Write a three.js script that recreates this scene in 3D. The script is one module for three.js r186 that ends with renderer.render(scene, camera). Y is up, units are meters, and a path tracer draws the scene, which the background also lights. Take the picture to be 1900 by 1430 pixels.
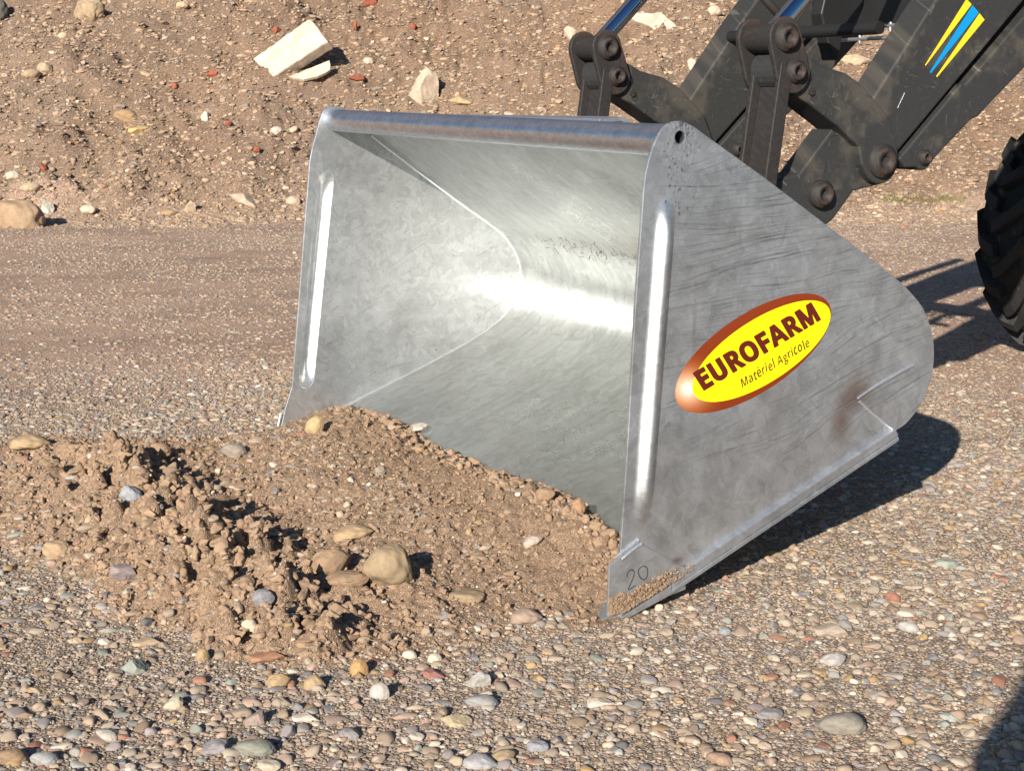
import * as THREE from 'three';
import { mergeGeometries, mergeVertices } from 'three/addons/utils/BufferGeometryUtils.js';
import { Sky } from 'three/addons/objects/Sky.js';
import { MarchingCubes } from 'three/addons/objects/MarchingCubes.js';

/* ---------- camera, sky, sun, exposure ---------- */
const scene = new THREE.Scene();
const FOCAL = 2800, PW = 1900, PH = 1430, EYE = 1.1, PITCH = 0.185348;
const camera = new THREE.PerspectiveCamera(2 * Math.atan(PH / 2 / FOCAL) * 180 / Math.PI, 1024 / 770, 0.02, 600);
camera.position.set(0, EYE, 0);
camera.rotation.set(-PITCH, 0, 0);
const SUN = new THREE.Vector3(-0.321, 0.362, 0.875).normalize();
const sky = new Sky();
sky.name = 'sky'; sky.scale.setScalar(500); sky.userData.kind = 'structure';
Object.assign(sky.material.uniforms.turbidity, { value: 2.5 });
sky.material.uniforms.rayleigh.value = 1.4;
sky.material.uniforms.mieCoefficient.value = 0.004;
sky.material.uniforms.mieDirectionalG.value = 0.8;
sky.material.uniforms.sunPosition.value.copy(SUN);
scene.add(sky);
scene.environmentIntensity = 0.1;
const sun = new THREE.DirectionalLight(new THREE.Color().setRGB(1, 0.905, 0.775), 5);
sun.name = 'sun';
sun.position.copy(SUN).multiplyScalar(30).add(new THREE.Vector3(0, 0, -6));
sun.target.position.set(0, 0, -6);
sun.castShadow = true; sun.shadow.mapSize.set(4096, 4096);
Object.assign(sun.shadow.camera, { left: -12, right: 12, top: 12, bottom: -12, near: 1, far: 80 });
scene.add(sun, sun.target);
const renderer = new THREE.WebGLRenderer({ antialias: true });
renderer.setSize(1024, 770);
renderer.shadowMap.enabled = true;
renderer.toneMapping = THREE.LinearToneMapping;
renderer.toneMappingExposure = 1.57;

/* ---------- helpers ---------- */
function rng(seed) { let s = seed >>> 0 || 1; return () => { s = (s + 0x6D2B79F5) >>> 0; let t = s; t = Math.imul(t ^ (t >>> 15), t | 1); t ^= t + Math.imul(t ^ (t >>> 7), t | 61); return ((t ^ (t >>> 14)) >>> 0) / 4294967296; }; }
const lerp = (a, b, t) => a + (b - a) * t, clamp = (x, a = 0, b = 1) => Math.min(b, Math.max(a, x));
const smooth = (a, b, x) => { const t = clamp((x - a) / (b - a)); return t * t * (3 - 2 * t); };
function h2(i, j, s = 0) { let n = Math.imul(i, 374761393) + Math.imul(j, 668265263) + Math.imul(s, 1274126177) | 0; n = Math.imul(n ^ (n >>> 13), 1274126177); return ((n ^ (n >>> 16)) >>> 0) / 4294967296; }
function noise(x, y, s = 0) { const i = Math.floor(x), j = Math.floor(y), u = x - i, v = y - j, a = u * u * (3 - 2 * u), b = v * v * (3 - 2 * v); return lerp(lerp(h2(i, j, s), h2(i + 1, j, s), a), lerp(h2(i, j + 1, s), h2(i + 1, j + 1, s), a), b) * 2 - 1; }
function fbm(x, y, o = 4, s = 0) { let r = 0, a = 0.5; for (let k = 0; k < o; k++) { r += a * noise(x, y, s + k); x = x * 2.03 + 1.7; y = y * 2.03 - 3.1; a *= 0.5; } return r; }
function n3(x, y, z, s = 0) { const k = Math.floor(z), w = z - k, c = w * w * (3 - 2 * w); return lerp(noise(x, y, s + k * 7), noise(x, y, s + k * 7 + 7), c); }
/* distance to the nearest of scattered points, for clods: [distance, cell value] */
function cells(x, y, s) { const i = Math.floor(x), j = Math.floor(y); let d = 9, id = 0; for (let a = -1; a < 2; a++) for (let b = -1; b < 2; b++) { const px = i + a + h2(i + a, j + b, s), py = j + b + h2(i + a, j + b, s + 1), e = (px - x) ** 2 + (py - y) ** 2; if (e < d) { d = e; id = h2(i + a, j + b, s + 2); } } return [Math.sqrt(d), id]; }
const col = (r, g, b) => new THREE.Color().setRGB(r, g, b);
const used = new Map();
function numbered(n) { const k = used.get(n) || 0; used.set(n, k + 1); return k ? n + '_' + String(k).padStart(3, '0') : n; }
function shade(o) { o.traverse((m) => { if (m.isMesh) { m.castShadow = true; m.receiveShadow = true; } }); return o; }
function mesh(name, geo, mat, parent) { const m = new THREE.Mesh(geo, mat); m.name = numbered(name); m.castShadow = m.receiveShadow = true; (parent || scene).add(m); return m; }
function thing(name, label, category, group) { const g = new THREE.Group(); g.name = numbered(name); tag(g, label, category, group); scene.add(g); return g; }
function tag(o, label, category, group, kind) { o.userData.label = label; if (category) o.userData.category = category; if (group) o.userData.group = group; if (kind) o.userData.kind = kind; return o; }

/* ---------- procedural textures ---------- */
function canvasTex(w, h, paint, srgb = true) { const c = document.createElement('canvas'); c.width = w; c.height = h; paint(c.getContext('2d'), w, h); const t = new THREE.CanvasTexture(c); t.wrapS = t.wrapT = THREE.RepeatWrapping; if (srgb) t.colorSpace = THREE.SRGBColorSpace; t.anisotropy = 8; return t; }
function dataTex(n, fn, srgb) { const d = new Uint8Array(n * n * 4); for (let j = 0; j < n; j++) for (let i = 0; i < n; i++) { const p = fn(i, j), k = (j * n + i) * 4; d[k] = clamp(p[0]) * 255; d[k + 1] = clamp(p[1]) * 255; d[k + 2] = clamp(p[2]) * 255; d[k + 3] = 255; } const t = new THREE.DataTexture(d, n, n); t.wrapS = t.wrapT = THREE.RepeatWrapping; t.magFilter = THREE.LinearFilter; t.minFilter = THREE.LinearMipmapLinearFilter; t.generateMipmaps = true; if (srgb) t.colorSpace = THREE.SRGBColorSpace; t.needsUpdate = true; return t; }
const s8 = (x) => Math.pow(clamp(x), 1 / 2.2);
/* grit: a wrapping field of small grains, colour and relief */
function gritTextures(n, grid, seed, palette) {
  const cp = new Float32Array(grid * grid * 6), R = rng(seed);
  for (let k = 0; k < grid * grid; k++) { cp[k * 6] = R(); cp[k * 6 + 1] = R(); const c = palette[Math.floor(R() * palette.length)], v = 0.72 + 0.56 * R(); cp[k * 6 + 2] = c[0] * v; cp[k * 6 + 3] = c[1] * v; cp[k * 6 + 4] = c[2] * v; cp[k * 6 + 5] = R(); }
  const look = (i, j) => {
    const x = i / n * grid, y = j / n * grid, a = Math.floor(x), b = Math.floor(y); let d1 = 9, d2 = 9, at = 0;
    for (let p = -1; p < 2; p++) for (let q = -1; q < 2; q++) { const k = (((b + q + grid) % grid) * grid + (a + p + grid) % grid) * 6, e = Math.hypot(a + p + cp[k] - x, b + q + cp[k + 1] - y) / (0.75 + 0.5 * cp[k + 5]); if (e < d1) { d2 = d1; d1 = e; at = k; } else if (e < d2) d2 = e; }
    return [d1, d2, at];
  };
  const map = dataTex(n, (i, j) => { const [d1, d2, k] = look(i, j), g = 0.88 + 0.12 * smooth(0, 0.16, d2 - d1); return [s8(cp[k + 2] * g), s8(cp[k + 3] * g), s8(cp[k + 4] * g)]; }, true);
  const bump = dataTex(n, (i, j) => { const [d1, d2, k] = look(i, j), g = smooth(0, 0.3, d2 - d1) * (0.5 + 0.5 * cp[k + 5]); return [g, g, g]; }, false);
  return { map, bump };
}
const roadGrit = gritTextures(1024, 120, 5, [[0.40, 0.305, 0.225], [0.37, 0.28, 0.205], [0.43, 0.335, 0.255], [0.38, 0.28, 0.20], [0.50, 0.41, 0.32], [0.34, 0.27, 0.21], [0.40, 0.295, 0.21]]);
const soilGrit = gritTextures(1024, 150, 9, [[0.33, 0.220, 0.142], [0.315, 0.209, 0.134], [0.35, 0.235, 0.153], [0.29, 0.192, 0.123], [0.38, 0.265, 0.178]]);
/* hot-dip zinc: soft spangle, cloudy tone, optional strokes on top */
function zincTex(n, seed, base, extra, blotch = 0.2, brush = [0, 30, 30]) {
  return canvasTex(n, n, (g, w, h) => {
    const im = g.createImageData(w, h);
    for (let j = 0; j < h; j++) for (let i = 0; i < w; i++) {
      const x = i / w, y = j / h, [d, id] = cells(x * 80 + 1.2 * noise(x * 40, y * 40, seed), y * 80 + 1.2 * noise(x * 40, y * 40, seed + 1), seed);
      const v = base * (1 + 0.18 * (id - 0.5) + 0.12 * fbm(x * 5, y * 5, 4, seed) + blotch * fbm(x * 30, y * 30, 4, seed + 3) + brush[0] * fbm(x * brush[1], y * brush[2], 4, seed + 5) + 0.08 * noise(x * w / 2.5, y * h / 2.5, seed + 9) - 0.03 * d), k = (j * w + i) * 4;
      im.data[k] = 255 * s8(v * 0.97); im.data[k + 1] = 255 * s8(v); im.data[k + 2] = 255 * s8(v * 1.04); im.data[k + 3] = 255;
    }
    g.putImageData(im, 0, 0);
    if (extra) extra(g, w, h, rng(seed + 77));
  });
}
function strokes(g, R, n, f) { g.lineCap = 'round'; for (let k = 0; k < n; k++) f(g, R, k); }
const PX = (u, n) => (u + 0.2) / 1.3 * n, PY = (v, n) => n - (v + 0.1) / 1.3 * n;      // plate metres to texture pixels
const nearTex = zincTex(1536, 21, 0.60, (g, w, h, R) => {
  for (let k = 0; k < 760; k++) {                                                       // dark, wavy drag marks from rolling and handling
    let u = 0.05 + 0.75 * R(), v = 0.30 + 0.68 * R(), n = 12 + Math.floor(46 * R() * R()), dark = R() < 0.78, al = 0.07 + 0.32 * R() * R(), wd = 1.3 + 3.2 * R() * R(), ph = R() * 50;
    if (v < 0.5 && R() < 0.5) v += 0.35;
    for (let q = 0; q < n; q++) { const a = 0.02 + 0.42 * u - 0.25 * (v - 0.75) + 0.5 * fbm(u * 5, v * 9, 2, 31) + 0.12 * noise(q * 0.3, ph, 32), u2 = u + 0.008 * Math.cos(a), v2 = v + 0.008 * Math.sin(a), f = Math.sin(Math.PI * (q + 0.5) / n) * (0.55 + 0.45 * noise(q * 0.35, ph, 33)); g.strokeStyle = `rgba(${dark ? '34,36,42' : '222,224,228'},${Math.max(0, al * f * 1.5)})`; g.lineWidth = wd; g.beginPath(); g.moveTo(PX(u, w), PY(v, h)); g.lineTo(PX(u2, w), PY(v2, h)); g.stroke(); u = u2; v = v2; }
  }
  strokes(g, R, 60, () => { const u = 0.1 + 0.75 * R(), v = 0.1 + 0.85 * R(), ru = 0.01 + 0.05 * R(), q = g.createRadialGradient(0, 0, 0, 0, 0, 1), c = R() < 0.5 ? '228,230,232' : '70,72,76', al = 0.05 + 0.12 * R(); q.addColorStop(0, `rgba(${c},${al})`); q.addColorStop(1, `rgba(${c},0)`); g.save(); g.translate(PX(u, w), PY(v, h)); g.rotate(R() * 3); g.scale(ru / 1.3 * w, ru * (0.3 + 0.7 * R()) / 1.3 * h); g.fillStyle = q; g.beginPath(); g.arc(0, 0, 1, 0, 7); g.fill(); g.restore(); });
  strokes(g, R, 130, () => {                                                            // pale scuffs low on the plate
    const u = 0.12 + 0.55 * R(), v = 0.12 + 0.33 * R(), a = R() * 3.14, L = 0.01 + 0.05 * R();
    g.strokeStyle = `rgba(225,228,230,${0.05 + 0.13 * R()})`; g.lineWidth = 2 + 7 * R();
    g.beginPath(); g.moveTo(PX(u, w), PY(v, h)); g.lineTo(PX(u + L * Math.cos(a), w), PY(v + L * Math.sin(a), h)); g.stroke();
  });
  strokes(g, R, 240, () => {                                                            // drips and flecks under the eye of the plate
    const u = 0.14 + 0.05 * (R() + R() - 1), v = 1.06 - 0.2 * R() * R(); g.fillStyle = `rgba(${R() < 0.5 ? '245,246,248' : '60,62,66'},${0.1 + 0.35 * R()})`;
    g.beginPath(); g.ellipse(PX(u, w), PY(v, h), 1 + 2.5 * R(), 1 + 4 * R(), 0.2, 0, 7); g.fill();
  });
  for (const [u, v, ru, rv, al] of [[0.66, 0.43, 0.07, 0.055, 0.55], [0.62, 0.37, 0.045, 0.07, 0.5], [0.185, 0.62, 0.008, 0.09, 0.22], [0.152, 0.1, 0.022, 0.01, 0.6]]) {   // thin rust bloom
    const q = g.createRadialGradient(0, 0, 0, 0, 0, 1); q.addColorStop(0, `rgba(122,88,72,${al})`); q.addColorStop(1, 'rgba(122,88,72,0)');
    g.save(); g.translate(PX(u, w), PY(v, h)); g.scale(ru / 1.3 * w, rv / 1.3 * h); g.fillStyle = q; g.beginPath(); g.arc(0, 0, 1, 0, 7); g.fill(); g.restore();
  }
});
const farTex = zincTex(1024, 34, 0.66, (g, w, h, R) => {
  strokes(g, R, 150, () => { const u = 0.05 + 0.7 * R(), v = 0.2 + 0.7 * R(), a = 0.5 + 0.25 * (R() - 0.5), L = 0.03 + 0.16 * R() * R(); g.strokeStyle = `rgba(${R() < 0.5 ? '70,72,74' : '245,246,246'},${0.04 + 0.12 * R()})`; g.lineWidth = 0.8 + 1.6 * R(); g.beginPath(); g.moveTo(PX(u, w), PY(v, h)); g.lineTo(PX(u + L, w), PY(v + L * a, h)); g.stroke(); });
  for (let k = 0; k < 16; k++) { const t = k / 15, u = 0.19 + 0.27 * t, v = 0.57 + 0.15 * t; g.strokeStyle = `rgba(250,250,250,${0.2 + 0.25 * R()})`; g.lineWidth = 1.5; const a = R() < 0.5 ? 0.5 : -1.3; g.beginPath(); g.moveTo(PX(u, w), PY(v, h)); g.lineTo(PX(u + 0.03 * Math.cos(a), w), PY(v + 0.03 * Math.sin(a), h)); g.stroke(); }   // rubbed-off sticker
  strokes(g, R, 60, () => { g.fillStyle = `rgba(60,58,54,${0.2 + 0.4 * R()})`; g.beginPath(); g.arc(PX(0.1 + 0.7 * R(), w), PY(0.25 + 0.6 * R(), h), 0.6 + 1.2 * R(), 0, 7); g.fill(); });
}, 0.09, [0.08, 6, 60]);
/* shell: u across the bucket, v along the sheet (0 at the cutting edge, 1 under the top bar) */
const shellTex = zincTex(1536, 55, 0.53, (g, w, h, R) => {
  strokes(g, R, 420, () => { const x = w * R(), y = h * R(), a = (R() < 0.7 ? 0 : 1.2) + 0.25 * (R() - 0.5), L = 30 + 160 * R() * R(); g.strokeStyle = `rgba(${R() < 0.5 ? '80,82,80' : '240,242,238'},${0.03 + 0.09 * R()})`; g.lineWidth = 0.8 + 2 * R(); g.beginPath(); g.moveTo(x, y); g.lineTo(x + L * Math.cos(a), y + L * Math.sin(a)); g.stroke(); });
  strokes(g, R, 420, () => {                                                            // dark scratches and specks where stones hit the upper bend
    const u = 0.12 + 0.75 * R(), v = 0.665 - 0.035 * u + 0.03 * (R() + R() - 1); g.strokeStyle = `rgba(${R() < 0.7 ? '46,40,34' : '120,80,50'},${0.2 + 0.6 * R()})`; g.lineWidth = 1.5 + 3 * R() * R(); g.beginPath(); g.moveTo(w * u, h * (1 - v)); g.lineTo(w * u - 2 - 26 * R() ** 3, h * (1 - v) - 2 - 24 * R() ** 2); g.stroke();
  });
  for (const [u, v, r, al] of [[0.25, 0.645, 0.10, 0.40], [0.12, 0.635, 0.08, 0.42], [0.5, 0.65, 0.12, 0.25]]) { const q = g.createRadialGradient(w * u, h * (1 - v), 0, w * u, h * (1 - v), w * r); q.addColorStop(0, `rgba(140,116,88,${al})`); q.addColorStop(1, 'rgba(140,116,88,0)'); g.fillStyle = q; g.fillRect(0, 0, w, h); }
}, 0.07, [0.13, 90, 7]);
const zincRough = canvasTex(512, 512, (g, w, h) => { const im = g.createImageData(w, h); for (let j = 0; j < h; j++) for (let i = 0; i < w; i++) { const v = 255 * clamp(0.8 + 0.30 * fbm(i / 60, j / 60, 4, 3) + 0.08 * noise(i / 2, j / 2, 8)), k = (j * w + i) * 4; im.data[k] = im.data[k + 1] = im.data[k + 2] = v; im.data[k + 3] = 255; } g.putImageData(im, 0, 0); }, false);
const zincBump = canvasTex(512, 512, (g, w, h) => { const im = g.createImageData(w, h); for (let j = 0; j < h; j++) for (let i = 0; i < w; i++) { const v = 255 * clamp(0.5 + 0.5 * fbm(i / 45, j / 45, 4, 13)), k = (j * w + i) * 4; im.data[k] = im.data[k + 1] = im.data[k + 2] = v; im.data[k + 3] = 255; } g.putImageData(im, 0, 0); }, false);
const zinc = (map, o = {}) => new THREE.MeshStandardMaterial({ map, metalness: 0.85, roughness: 0.52, roughnessMap: zincRough, bumpMap: zincBump, bumpScale: 0.0008, side: THREE.DoubleSide, ...o });
const plainZincTex = zincTex(512, 71, 0.58);
const M = {
  nearPlate: zinc(nearTex), farPlate: zinc(farTex), shell: zinc(shellTex, { roughness: 0.42, color: col(0.96, 0.96, 0.90) }), zinc: zinc(plainZincTex), bead: zinc(plainZincTex, { color: col(1.25, 1.25, 1.25), roughness: 0.5 }),
  tube: new THREE.MeshStandardMaterial({ map: plainZincTex, metalness: 0.95, roughness: 0.31, color: col(1.15, 1.17, 1.22) }),
};
const paintTex = canvasTex(1024, 1024, (g, w, h) => {
  const im = g.createImageData(w, h), R = rng(4);
  for (let j = 0; j < h; j++) for (let i = 0; i < w; i++) {
    const x = i / w, y = j / h, dust = smooth(0.0, 0.6, fbm(x * 7, y * 7, 5, 40) + 0.45 * fbm(x * 34, y * 34, 4, 44)), v = 0.030 + 0.006 * noise(i / 2, j / 2, 6), k = (j * w + i) * 4;
    im.data[k] = 255 * s8(lerp(v * 0.85, 0.064, dust)); im.data[k + 1] = 255 * s8(lerp(v * 0.85, 0.056, dust)); im.data[k + 2] = 255 * s8(lerp(v * 0.85, 0.047, dust)); im.data[k + 3] = 255;
  }
  g.putImageData(im, 0, 0);
  strokes(g, R, 1500, () => { const x = w * R(), y = h * R(), a = R() * 6.3, L = 1 + 40 * R() ** 4; g.strokeStyle = `rgba(${R() < 0.75 ? '150,148,132' : '10,10,10'},${0.10 + 0.45 * R() * R()})`; g.lineWidth = 1.5 + 4.5 * R() * R(); g.beginPath(); g.moveTo(x, y); g.lineTo(x + L * Math.cos(a), y + L * Math.sin(a)); g.stroke(); });
});
const rustTex = canvasTex(512, 512, (g, w, h) => { const im = g.createImageData(w, h); for (let j = 0; j < h; j++) for (let i = 0; i < w; i++) { const r = smooth(-0.05, 0.4, fbm(i / 70, j / 70, 5, 60)), v = 0.9 + 0.3 * noise(i / 3, j / 3, 61), k = (j * w + i) * 4; im.data[k] = 255 * s8(lerp(0.026, 0.062, r) * v); im.data[k + 1] = 255 * s8(lerp(0.022, 0.036, r) * v); im.data[k + 2] = 255 * s8(lerp(0.021, 0.028, r) * v); im.data[k + 3] = 255; } g.putImageData(im, 0, 0); });
Object.assign(M, {
  paint: new THREE.MeshStandardMaterial({ map: paintTex, roughness: 0.62, metalness: 0.0, bumpMap: zincBump, bumpScale: 0.0015 }),
  rust: new THREE.MeshStandardMaterial({ map: rustTex, roughness: 0.7, metalness: 0.15, bumpMap: zincBump, bumpScale: 0.003 }),
  chrome: new THREE.MeshStandardMaterial({ color: col(0.62, 0.64, 0.68), metalness: 1, roughness: 0.12 }),
  rubber: new THREE.MeshStandardMaterial({ color: col(0.012, 0.012, 0.013), roughness: 0.72 }),
  dustyRubber: new THREE.MeshStandardMaterial({ map: canvasTex(512, 512, (g, w, h) => { const im = g.createImageData(w, h); for (let j = 0; j < h; j++) for (let i = 0; i < w; i++) { const r = smooth(0.15, 0.6, fbm(i / 40, j / 40, 5, 90)), k = (j * w + i) * 4; im.data[k] = 255 * s8(lerp(0.014, 0.10, r)); im.data[k + 1] = 255 * s8(lerp(0.0135, 0.07, r)); im.data[k + 2] = 255 * s8(lerp(0.013, 0.045, r)); im.data[k + 3] = 255; } g.putImageData(im, 0, 0); }), roughness: 0.9 }),
  black: new THREE.MeshStandardMaterial({ color: col(0.014, 0.014, 0.015), roughness: 0.55 }),
  hose: new THREE.MeshStandardMaterial({ color: col(0.03, 0.024, 0.02), roughness: 0.6 }),
});

/* ---------- terrain ---------- */
const toeAt = (x) => 14.35 + 0.45 * noise(x * 0.6, 3.1, 2) + 0.16 * noise(x * 1.9, 7.7, 4) + 0.9 * smooth(1.5, 4.5, x);
function bankT(x, z) { return -z - toeAt(x); }
function groundH(x, z) {
  const t = bankT(x, z), near = Math.abs(x) < 40 && z > -45;
  let y = 0.012 * fbm(x * 0.9, z * 0.9, 3, 11) + 0.004 * fbm(x * 7, z * 7, 2, 12);
  if (t > -1.5) {
    const s = 0.22 * Math.log(1 + Math.exp(clamp(t / 0.22, -40, 40)));
    const ramp = 0.58 * s; y += ramp < 3.3 ? ramp : 3.3 + 0.9 * (1 - Math.exp(-(ramp - 3.3) / 0.9));
    const on = smooth(-0.15, 0.5, t);
    if (near) y += on * (0.20 * fbm(x * 0.8, z * 0.8, 3, 21) + 0.13 * fbm(x * 2.6, z * 2.6, 4, 22) + 0.12 * Math.abs(fbm(x * 6 + 0.4 * noise(x * 3, z * 3, 25), z * 6, 4, 23)) + 0.05 * (0.5 - cells(x * 3.2 + 0.5 * noise(x * 4, z * 4, 26), z * 3.2, 27)[0]) * (cells(x * 3.2 + 0.5 * noise(x * 4, z * 4, 26), z * 3.2, 27)[1] + 0.2));
  }
  return y;
}
/* the dug soil: heights at known spots, joined by a thin-plate surface */
const PILE = [
  [-0.669, -4.696, 0.10], [-0.605, -4.739, 0.13], [-0.532, -4.71, 0.145], [-0.416, -4.558, 0.152], [-0.303, -4.357, 0.145], [-0.149, -4.068, 0.132], [-0.043, -3.895, 0.13], [0.082, -3.732, 0.133], [0.172, -3.584, 0.13], [0.209, -3.427, 0.108], [0.20, -3.30, 0.07],
  [-0.355, -3.856, 0.115], [-0.065, -3.516, 0.095], [0.112, -3.351, 0.066], [-0.273, -3.185, 0.050], [-0.553, -3.856, 0.118], [-0.40, -3.50, 0.085],
  [-0.812, -4.012, 0.075], [-1.007, -4.221, 0.08], [-1.028, -3.993, 0.122], [-0.88, -3.75, 0.116], [-0.739, -3.504, 0.106], [-0.65, -3.35, 0.098], [-0.559, -3.192, 0.083], [-0.44, -3.016, 0.050],
  [-0.90, -4.07, 0.068], [-0.75, -3.83, 0.062], [-0.61, -3.585, 0.052], [-0.52, -3.43, 0.048], [-0.44, -3.27, 0.036], [-0.34, -3.09, 0.012], [-1.492, -4.6, 0.075], [-1.25, -4.27, 0.075], [-1.053, -4.428, 0.10], [-0.799, -4.40, 0.12], [-1.35, -4.1, 0.05],
  [-1.11, -3.756, 0.06], [-1.443, -4.128, 0.04], [-0.06, -3.207, 0.03], [0.083, -3.185, 0.022], [0.21, -3.121, 0.008],
  [-1.30, -3.682, 0.0], [-1.0, -3.376, 0.0], [-0.685, -3.047, 0.005], [-0.501, -2.83, 0.0], [-0.266, -2.83, 0.0], [-0.11, -2.92, 0.0], [0.057, -3.014, 0.0], [0.27, -3.10, -0.004], [0.36, -3.26, -0.01],
  [-1.55, -3.6, -0.03], [-1.2, -3.25, -0.03], [-0.85, -2.85, -0.03], [-0.5, -2.6, -0.03], [-0.2, -2.6, -0.03], [0.1, -2.75, -0.03], [0.4, -2.95, -0.03], [0.55, -3.3, -0.04], [0.5, -3.55, -0.05], [0.36, -3.62, -0.03], [0.26, -3.9, 0.02], [0.12, -4.1, 0.03], [-0.03, -4.35, 0.03], [-0.2, -4.65, 0.04], [-0.35, -4.85, 0.05], [-0.55, -4.98, 0.02],
  [-0.75, -4.95, -0.02], [-0.85, -4.72, 0.04], [-1.05, -4.68, 0.02], [-1.35, -4.85, 0.0], [-1.7, -4.9, -0.03], [-1.85, -4.6, -0.03], [-1.8, -4.1, -0.02], [-1.1, -4.95, -0.04], [-1.5, -5.2, -0.05], [-0.7, -5.25, -0.06], [-0.1, -5.1, -0.05], [0.4, -4.5, -0.06], [0.7, -3.9, -0.06],
];
const TPS = (() => {
  const n = PILE.length, N = n + 3, A = Array.from({ length: N }, () => new Float64Array(N + 1)), k = (r2) => r2 > 1e-12 ? 0.5 * r2 * Math.log(r2) : 0;
  for (let i = 0; i < n; i++) { for (let j = 0; j < n; j++) A[i][j] = k((PILE[i][0] - PILE[j][0]) ** 2 + (PILE[i][1] - PILE[j][1]) ** 2) + (i === j ? 0.0006 : 0); A[i][n] = A[n][i] = 1; A[i][n + 1] = A[n + 1][i] = PILE[i][0]; A[i][n + 2] = A[n + 2][i] = PILE[i][1]; A[i][N] = PILE[i][2]; }
  for (let c = 0; c < N; c++) { let p = c; for (let r = c + 1; r < N; r++) if (Math.abs(A[r][c]) > Math.abs(A[p][c])) p = r; [A[c], A[p]] = [A[p], A[c]]; for (let r = 0; r < N; r++) if (r !== c) { const f = A[r][c] / A[c][c]; if (f) for (let q = c; q <= N; q++) A[r][q] -= f * A[c][q]; } }
  const w = A.map((r, i) => r[N] / r[i]);
  return (x, z) => { let s = w[n] + w[n + 1] * x + w[n + 2] * z; for (let i = 0; i < n; i++) s += w[i] * k((PILE[i][0] - x) ** 2 + (PILE[i][1] - z) ** 2); return s; };
})();
const PX0 = -1.95, PX1 = 0.75, PZ0 = -5.3, PZ1 = -2.5, PNX = 450, PNZ = 466;
/* how rough the heap is: 1 in the tumbled diagonal of clods, less on the fresh face */
function roughAt(x, z) { const t = clamp(((x + 1.24) * 0.78 + (z + 4.28) * 1.26) / ((0.78 ** 2) + (1.26 ** 2))), d = Math.hypot(x + 1.24 - 0.78 * t, z + 4.28 - 1.26 * t); return Math.exp(-((d / 0.20) ** 2)); }
const pileGrid = new Float32Array(PNX * PNZ);
for (let j = 0; j < PNZ; j++) for (let i = 0; i < PNX; i++) {
  const x = lerp(PX0, PX1, i / (PNX - 1)), z = lerp(PZ0, PZ1, j / (PNZ - 1)), b = TPS(x, z), r = roughAt(x, z);
  if (b < -0.05) { pileGrid[j * PNX + i] = -0.06; continue; }
  const on = smooth(-0.02, 0.03, b), wx = x + 0.02 * noise(x * 18, z * 18, 70), wz = z + 0.02 * noise(x * 18, z * 18, 71);
  const [d1, c1] = cells(wx / 0.075, wz / 0.075, 80), [d2, c2] = cells(wx / 0.032, wz / 0.032, 84), [d3, c3] = cells(wx / 0.016, wz / 0.016, 88);
  let y = b + on * (0.018 * fbm(x * 5, z * 5, 3, 75) + r * 0.095 * (0.55 - d1) * c1 * 2 + (0.016 + 0.018 * r) * (0.5 - d2) * (0.4 + c2) + 0.012 * (0.5 - d3) * (0.3 + c3) + 0.006 * fbm(x * 60, z * 60, 2, 76));
  pileGrid[j * PNX + i] = y - 0.006;
}
function pileH(x, z) { const i = (x - PX0) / (PX1 - PX0) * (PNX - 1), j = (z - PZ0) / (PZ1 - PZ0) * (PNZ - 1); if (i < 0 || j < 0 || i >= PNX - 1 || j >= PNZ - 1) return -1; const a = Math.floor(i), b = Math.floor(j), u = i - a, v = j - b, k = b * PNX + a; return lerp(lerp(pileGrid[k], pileGrid[k + 1], u), lerp(pileGrid[k + PNX], pileGrid[k + PNX + 1], u), v); }
const topH = (x, z) => Math.max(groundH(x, z), pileH(x, z));

function gridMesh(xs, zs, H, uvScale, tint) {
  const nx = xs.length, nz = zs.length, P = new Float32Array(nx * nz * 3), UV = new Float32Array(nx * nz * 2), C = new Float32Array(nx * nz * 3), I = new Uint32Array((nx - 1) * (nz - 1) * 6);
  for (let j = 0; j < nz; j++) for (let i = 0; i < nx; i++) { const k = j * nx + i, x = xs[i], z = zs[j], y = H(x, z, i, j), c = tint(x, z, y); P.set([x, y, z], k * 3); UV.set([(x + 0.35 * noise(x * 0.31, z * 0.31, 51)) * uvScale, (z * 1.0 - y * 0.7 + 0.35 * noise(x * 0.31, z * 0.31, 52)) * uvScale], k * 2); C.set(c, k * 3); }
  let q = 0; for (let j = 0; j < nz - 1; j++) for (let i = 0; i < nx - 1; i++) { const a = j * nx + i; I[q++] = a; I[q++] = a + nx; I[q++] = a + 1; I[q++] = a + 1; I[q++] = a + nx; I[q++] = a + nx + 1; }
  const g = new THREE.BufferGeometry(); g.setAttribute('position', new THREE.BufferAttribute(P, 3)); g.setAttribute('uv', new THREE.BufferAttribute(UV, 2)); g.setAttribute('color', new THREE.BufferAttribute(C, 3)); g.setIndex(new THREE.BufferAttribute(I, 1)); g.computeVertexNormals(); return g;
}
function steps(...spans) { const o = []; for (const [a, b, d] of spans) { const n = Math.max(1, Math.round((b - a) / d)); for (let k = 0; k < n; k++) o.push(a + (b - a) * k / n); } o.push(spans[spans.length - 1][1]); return o; }
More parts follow.
